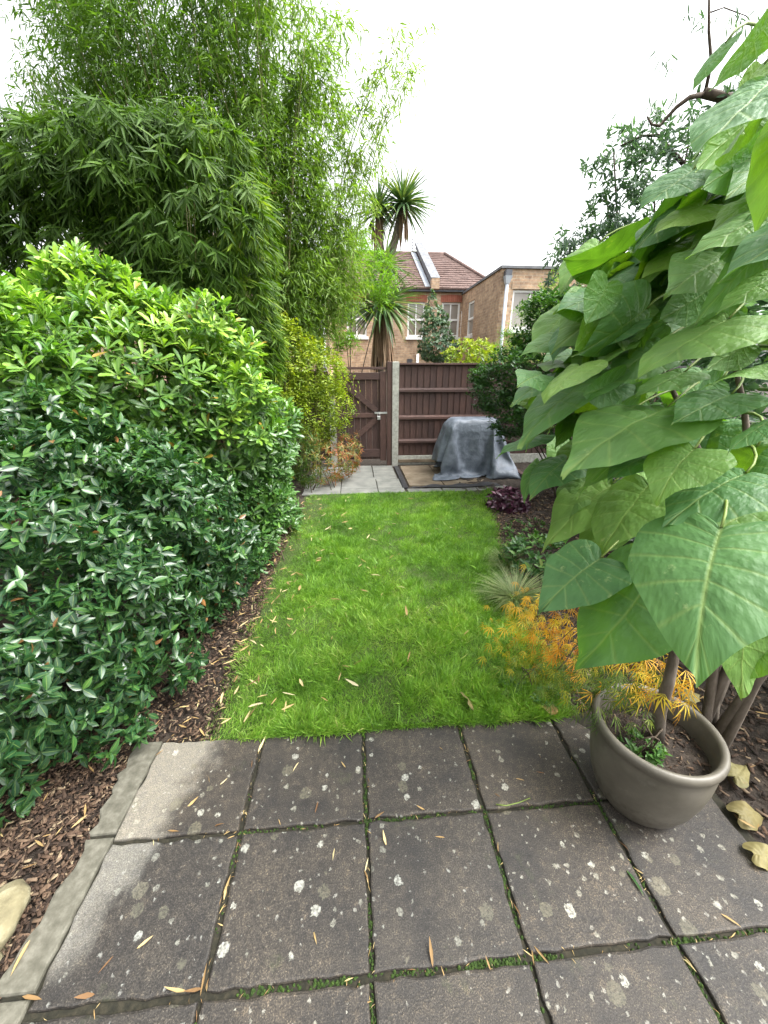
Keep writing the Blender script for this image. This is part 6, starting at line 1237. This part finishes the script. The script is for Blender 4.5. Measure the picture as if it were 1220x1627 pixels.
# ------------------------------------------------------------------ beyond the fence
def palm_head(root, c, n, L, dead, dl=1.0):
    c = np.array(c); sw = leaf_t([(.06, .022), (.35, .030), (.7, .020)], .5, .34)
    i = np.arange(n); z = 1-1.45*(i+.5)/n; a = i*2.39996
    d = np.stack([np.sqrt(np.maximum(0, 1-z*z))*np.cos(a), np.sqrt(np.maximum(0, 1-z*z))*np.sin(a), z], 1)+RNG.normal(size=(n, 3))*.08
    nv = np.tile([0, 0, 1.0], (n, 1))+RNG.normal(size=(n, 3))*.1-d*.2
    R = frames(d, nv); loc = c+nrm(d)*.06
    leaf_parts('leaf', sw, loc, R, L*RNG.uniform(.75, 1.1, n)*(1-.12*np.abs(z)), M['l_palm'], root)
    if dead:
        a = RNG.random(dead)*6.28; d = np.stack([np.cos(a)*.22*RNG.random(dead), np.sin(a)*.22*RNG.random(dead), -np.ones(dead)], 1)
        loc = c+np.stack([np.cos(a)*.10, np.sin(a)*.10, -.1-.3*RNG.random(dead)], 1)
        leaf_parts('dead_leaf', leaf_t([(.1, .03), (.5, .04), (.8, .025)], .6, .05), loc, frames(d, np.stack([np.cos(a), np.sin(a), np.zeros(dead)], 1)), dl*L*RNG.uniform(.7, 1.25, dead), M['l_dead'], root)
pm = thing('cabbage_palm', 'short cabbage palm with brown leaf skirt just behind the gate post', 'palm', (.62, 8.4, 0))
c1 = pt(607, 487, 8.4)
palm_head(pm, c1, 210, .88, 90)
MB().tube([(.62, 8.4, -.05), (.63, 8.4, 1.0), c1-np.array([0, 0, .05])], [.13, .10, .09], 10).out('trunk', M['bark'], pm, True)
# a higher tuft of the same plant
c1b = pt(612, 425, 8.7); palm_head(pm, c1b, 90, .66, 0)
MB().tube([(.64, 8.5, .9), (.66, 8.65, 2.4), c1b], [.08, .07, .06], 8).out('trunk', M['bark'], pm, True)
pm2 = thing('cabbage_palm', 'tall forked cabbage palm with two spiky heads against the sky', 'palm', (.95, 11.0, 0))
c2, c3 = pt(640, 325, 11.0), pt(601, 338, 11.1)
palm_head(pm2, c2, 190, .86, 50, .6); palm_head(pm2, c3, 140, .78, 40, .7)
MB().tube([(.95, 11, -.05), (.97, 11, 2.5), pt(618, 420, 11.0), pt(630, 370, 11), c2], [.16, .14, .11, .09, .08], 10).out('trunk', M['bark'], pm2, True)
MB().tube([pt(612, 440, 11.0), pt(604, 390, 11.05), c3], [.10, .085, .075], 9).out('trunk', M['bark'], pm2, True)
IVY = [lobe(690, 540, 14.5, 26, 30, .5), lobe(688, 510, 14.8, 20, 26, .4), lobe(686, 488, 15, 9, 18, .3), lobe(700, 555, 14.3, 30, 20, .5)]
shrub('grey_green_shrub', 'grey-green climber growing up between the two sash windows', 'shrub', (3.3, 14.6, 0), IVY, 900, lambda P, D: whorls(P, D, 6, .09, (0, 60), upbias=.3), .12, T_OVATE, M['l_ivy'], 0, .5, nst=4, stem_r=.02, sub=(6, .4, .8))
YB = [lobe(745, 562, 11.5, 40, 22, .6), lobe(770, 570, 10.5, 26, 22, .5), lobe(725, 570, 11.5, 26, 14, .5)]
shrub('yellow_green_bush', 'bright yellow-green bush just above the fence below the right sash window', 'shrub', (3.2, 11.2, 0), YB, 500, lambda P, D: whorls(P, D, 6, .08, (0, 60), upbias=.3), .105, T_OVATE, M['l_weep'], 0, .5, nst=4, stem_r=.015)
WB = [lobe(850, 520, 9.0, 50, 40, .6), lobe(880, 490, 9.2, 40, 46, .6), lobe(815, 555, 8.6, 40, 22, .5), lobe(915, 470, 8.6, 50, 60, .7), lobe(850, 560, 8.4, 60, 30, .6)]
shrub('feathery_bush', 'light green feathery bush growing in front of the wing window beyond the fence', 'shrub', (4.0, 8.9, 0), WB, 2200, lambda P, D: pairs(P, D, 4, .05, .05, 15, .5, .3), .085, T_LANCE, M['l_lime'], 0, .35, lambda q, r: r*.6, nst=5, stem_r=.015)
OB = [lobe(525, 480, 7.6, 40, 60, .5), lobe(560, 420, 7.4, 45, 50, .5), lobe(600, 440, 7.4, 36, 34, .4), lobe(610, 470, 7.4, 22, 26, .3), lobe(480, 470, 7.6, 60, 70, .5), lobe(500, 545, 7.4, 60, 24, .4), lobe(545, 540, 7.3, 30, 20, .3)]
shrub('willow_bush', 'bright green willow-leaved bush drooping in front of the short palm', 'shrub', (-.3, 7.6, 0), OB, 2000, lambda P, D: pairs(P, D*.7+np.array([0, 0, -.5]), 5, .06, .05, 12, .5, .35, .5), .10, T_LANCE, M['l_lime'], 120, .3, lambda q, r: r*.55+.1, nst=6, stem_r=.014)

# ------------------------------------------------------------------ stones and fallen leaves
def rock(name, label, c, r, seed, cat='stone'):
    V = []; n, m = 56, 30
    for j in range(m+1):
        ph = math.pi*j/m
        for k in range(n):
            a = 2*math.pi*k/n; d = Vector((math.sin(ph)*math.cos(a), math.sin(ph)*math.sin(a), math.cos(ph)))
            o_ = d*1.3+Vector((seed, seed*.7, 0))
            f = .92+.34*mnoise.noise(o_)+.12*mnoise.noise(o_*2.7)+.05*mnoise.noise(o_*7)+.02*mnoise.noise(o_*19)
            V.append(np.array(c)+np.array(d)*np.array(r)*f/max(max(abs(q) for q in d)**.5, .6))
    Fc = [[j*n+k, j*n+(k+1) % n, (j+1)*n+(k+1) % n, (j+1)*n+k][::-1] for j in range(m) for k in range(n)]
    o = mk(name, V, Fc, M['stone'], None, True, loc=c); tag(o, label, cat)
rock('rockery_stone', 'pale yellow lichened stone at the bottom left edge of the patio', (-1.19, .66, .0), (.135, .17, .11), 8)

def fallen(px, py, L, ang, z, label, group, mat='l_fall', tmpl=None, me_cache={}):
    if tmpl is None: tmpl = random.choice(T_FALLS)
    key = (mat, id(tmpl))
    if key not in me_cache:
        V_, Fc_, lv_, lu_ = tmpl; l_, s_, t_ = flat(Fc_)
        me = mesh_np('fallen_leaf', V_-np.array([0, .5, 0]), l_, s_, t_, True, {'rnd': np.zeros(len(V_)), 'lv': lv_}); me.materials.append(M[mat]); me_cache[key] = me
    o = bpy.data.objects.new('fallen_leaf', me_cache[key]); COL.objects.link(o)
    p = at(px, py, z); o.location = (float(p[0]), float(p[1]), float(z)+.003)
    o.rotation_euler = (random.gauss(0, .12), random.gauss(0, .35), ang); o.scale = (L*random.uniform(.75, 1.2), L, L*random.uniform(.6, 1.4))
    return tag(o, label, 'fallen leaf', group)
PL = [(269, 1321, .075, 1.5), (343, 1312, .065, 1.6), (307, 1275, .05, -.8), (356, 1243, .035, -.9), (470, 1219, .045, -.5), (546, 1216, .035, .6), (503, 1283, .045, -.2), (530, 1356, .045, -.1), (362, 1404, .06, -.3), (358, 1418, .05, .1), (231, 1498, .045, -1), (170, 1531, .05, -.6), (35, 1519, .085, .05), (500, 1488, .045, .4), (136, 1583, .05, 1.6), (51, 1586, .06, 1.4), (279, 1577, .06, 1.5), (307, 1576, .05, 1.8), (325, 1557, .06, -.1), (602, 1295, .04, -1), (582, 1390, .055, .2), (582, 1375, .04, -.3), (254, 1196, .04, -.7), (414, 1186, .07, -.2), (333, 1239, .025, .1), (444, 1307, .025, .5), (858, 1229, .04, 1.5), (826, 1239, .035, 1.2), (684, 1514, .06, .05), (846, 1519, .045, -.2), (860, 1518, .05, .6), (838, 1516, .03, 1), (821, 1445, .04, .3), (699, 1331, .035, 1.4), (668, 1285, .035, 1.1), (1161, 1463, .05, .8), (1095, 1534, .035, .4), (991, 1343, .04, .4), (1014, 1384, .03, .8), (775, 1532, .03, .2), (610, 1333, .045, .3), (857, 1202, .02, .3), (790, 1264, .025, .8), (577, 1190, .03, .1), (400, 1215, .03, .2), (700, 1190, .02, 1), (1020, 1290, .03, .4)]
ORD = ['', 'second ', 'third ', 'fourth ', 'fifth ', 'sixth ', 'seventh ', 'eighth ', 'ninth ', 'tenth ', 'eleventh ', 'twelfth ', 'thirteenth ', 'fourteenth ']
by = {}
for q_ in PL:
    w_ = at(q_[0], q_[1]); i_ = int(np.clip(np.searchsorted(XJ, w_[0])-1, 0, 4)); j_ = 0 if w_[1] > .955 else 1 if w_[1] > .556 else 2
    by.setdefault((i_, j_), []).append((-w_[1], q_))
for (i_, j_), L_ in by.items():
    for k, (_, (px, py, L, a)) in enumerate(sorted(L_)):
        fallen(px, py, L, a, 0.001, 'straw-coloured leaf, %snearest the lawn on the %s slab, %s slab row' % (ORD[k], ['leftmost', 'second', 'middle', 'fourth', 'rightmost'][i_], ['far', 'middle', 'near'][j_]), 'fallen leaves on the patio')
k = 0
while k < 165:
    y = 1.42+3.4*random.random()**1.1; w = abs(random.gauss(0, .36)); x = float(lawn_l(y))-.04+w*(1.2 if random.random() < .8 else 3.2)
    if x > float(lawn_r(y))-.05: continue
    X_, Y_, Z_ = pj((x, y, .02))
    fallen(float(X_[0]), float(Y_[0]), random.uniform(.045, .085), random.uniform(0, 6.28), random.uniform(.035, .055), 'narrow straw-coloured fallen leaf lying in the lawn grass', 'fallen leaves on the lawn'); k += 1
# leaf litter on the left mulch: too many to count
N = 300; yy = RNG.uniform(.6, 4.4, N); xx = lawn_l(np.maximum(yy, 1.3))-RNG.random(N)*np.where(yy < 1.36, .9, .4)+.12*RNG.normal(size=N)*(yy > 1.5)
ok = ~((yy < 1.38) & (xx > -1.03)); xx, yy = xx[ok], yy[ok]; N = len(xx)
V_, Fc_, lv_, lu_ = T_FALL
leaf_batch('leaf_litter', T_FALL, np.stack([xx, yy, .0+.02*RNG.random(N)], 1), frames(np.stack([RNG.normal(size=N), RNG.normal(size=N), .15*RNG.normal(size=N)], 1), np.stack([.4*RNG.normal(size=N), .4*RNG.normal(size=N), np.ones(N)], 1)), RNG.uniform(.025, .06, N), RNG.random(N)*.75, M['l_litter'], None)
N = 240; yy = RNG.uniform(.5, 4.4, N); xx = lawn_r(np.maximum(yy, 1.3))+RNG.random(N)*1.0+np.where(yy < 1.36, .4, 0)
leaf_batch('leaf_litter', T_FALL, np.stack([xx, yy, .0+.03*RNG.random(N)], 1), frames(np.stack([RNG.normal(size=N), RNG.normal(size=N), .15*RNG.normal(size=N)], 1), np.stack([.4*RNG.normal(size=N), .4*RNG.normal(size=N), np.ones(N)], 1)), RNG.uniform(.03, .07, N), RNG.random(N)*.4, M['l_litter'], None)
jx, jy = [], []
for x_ in (-.455, -.455, .01, .465, .92):
    for _ in range(34): jx.append(x_+random.gauss(0, .006)); jy.append(random.uniform(.2, 1.36))
for y_ in (.955, .556):
    for _ in range(50): jx.append(random.uniform(-.95, 1.3)); jy.append(y_+random.gauss(0, .006))
for _ in range(110): jx.append(random.uniform(-.9, 1.0)); jy.append(1.36+random.gauss(0, .015))
jx, jy = np.array(jx), np.array(jy); N = len(jx)
leaf_batch('leaf_litter', T_FALLS[1], np.stack([jx, jy, RNG.uniform(-.012, .004, N)], 1), frames(np.stack([RNG.normal(size=N), RNG.normal(size=N)*1.4, .2*RNG.normal(size=N)], 1), np.stack([.5*RNG.normal(size=N), .5*RNG.normal(size=N), np.ones(N)], 1)), RNG.uniform(.008, .03, N), RNG.random(N)*.8, M['l_litter'], None)
# big fallen catalpa leaves
DM = [catalpa_mesh(90+q, .8) for q in range(3)]
for m_ in DM: m_.materials.append(M['l_catd'])
def big_fallen(px, py, L, ang, z, label, k, tilt=(.1, .1)):
    o = bpy.data.objects.new('fallen_leaf', DM[k % 3]); COL.objects.link(o); p = at(px, py, z)
    o.location = (float(p[0]), float(p[1]), z+.02); o.rotation_euler = (tilt[0], tilt[1], ang); o.scale = (L*.85, L, L*2.2); tag(o, label, 'fallen leaf')
big_fallen(750, 1128, .085, .5, .015, 'large pale grey-green leaf curled up in the grass by the patio edge', 0, (.5, 1.0))
big_fallen(880, 1128, .12, 1.2, .01, 'large cream leaf lying where the grass meets the patio near the pot', 1, (.1, .3))
big_fallen(1082, 1110, .12, -1.4, .12, 'yellow-green leaf lying behind the pot rim', 2, (.1, -.2))
big_fallen(1165, 1240, .13, -1.2, .02, 'curled cream leaf on the dark soil right of the pot, the farther one', 0, (.1, .3))
big_fallen(1172, 1300, .14, -1.5, .01, 'cream leaf with brown middle on the soil right of the pot', 1, (.05, .2))
big_fallen(1195, 1362, .12, -1.7, .01, 'pale leaf at the right picture edge below the pot', 2, (.05, .1))
o = MB().tube([at(788, 1278, .006), at(805, 1280, .008), at(825, 1275, .006), at(842, 1268, .006)], [.0022, .002, .002, .0015], 6).out('leaf_stalk', M['greenstem'], None, True, at(812, 1278, .004)); tag(o, 'long pale curved leaf stalk lying on the patio slab', 'leaf stalk')
o = fallen(1008, 1402, .075, .1, .002, 'torn bright green leaf strip lying on the patio in front of the pot', None, 'l_pit');
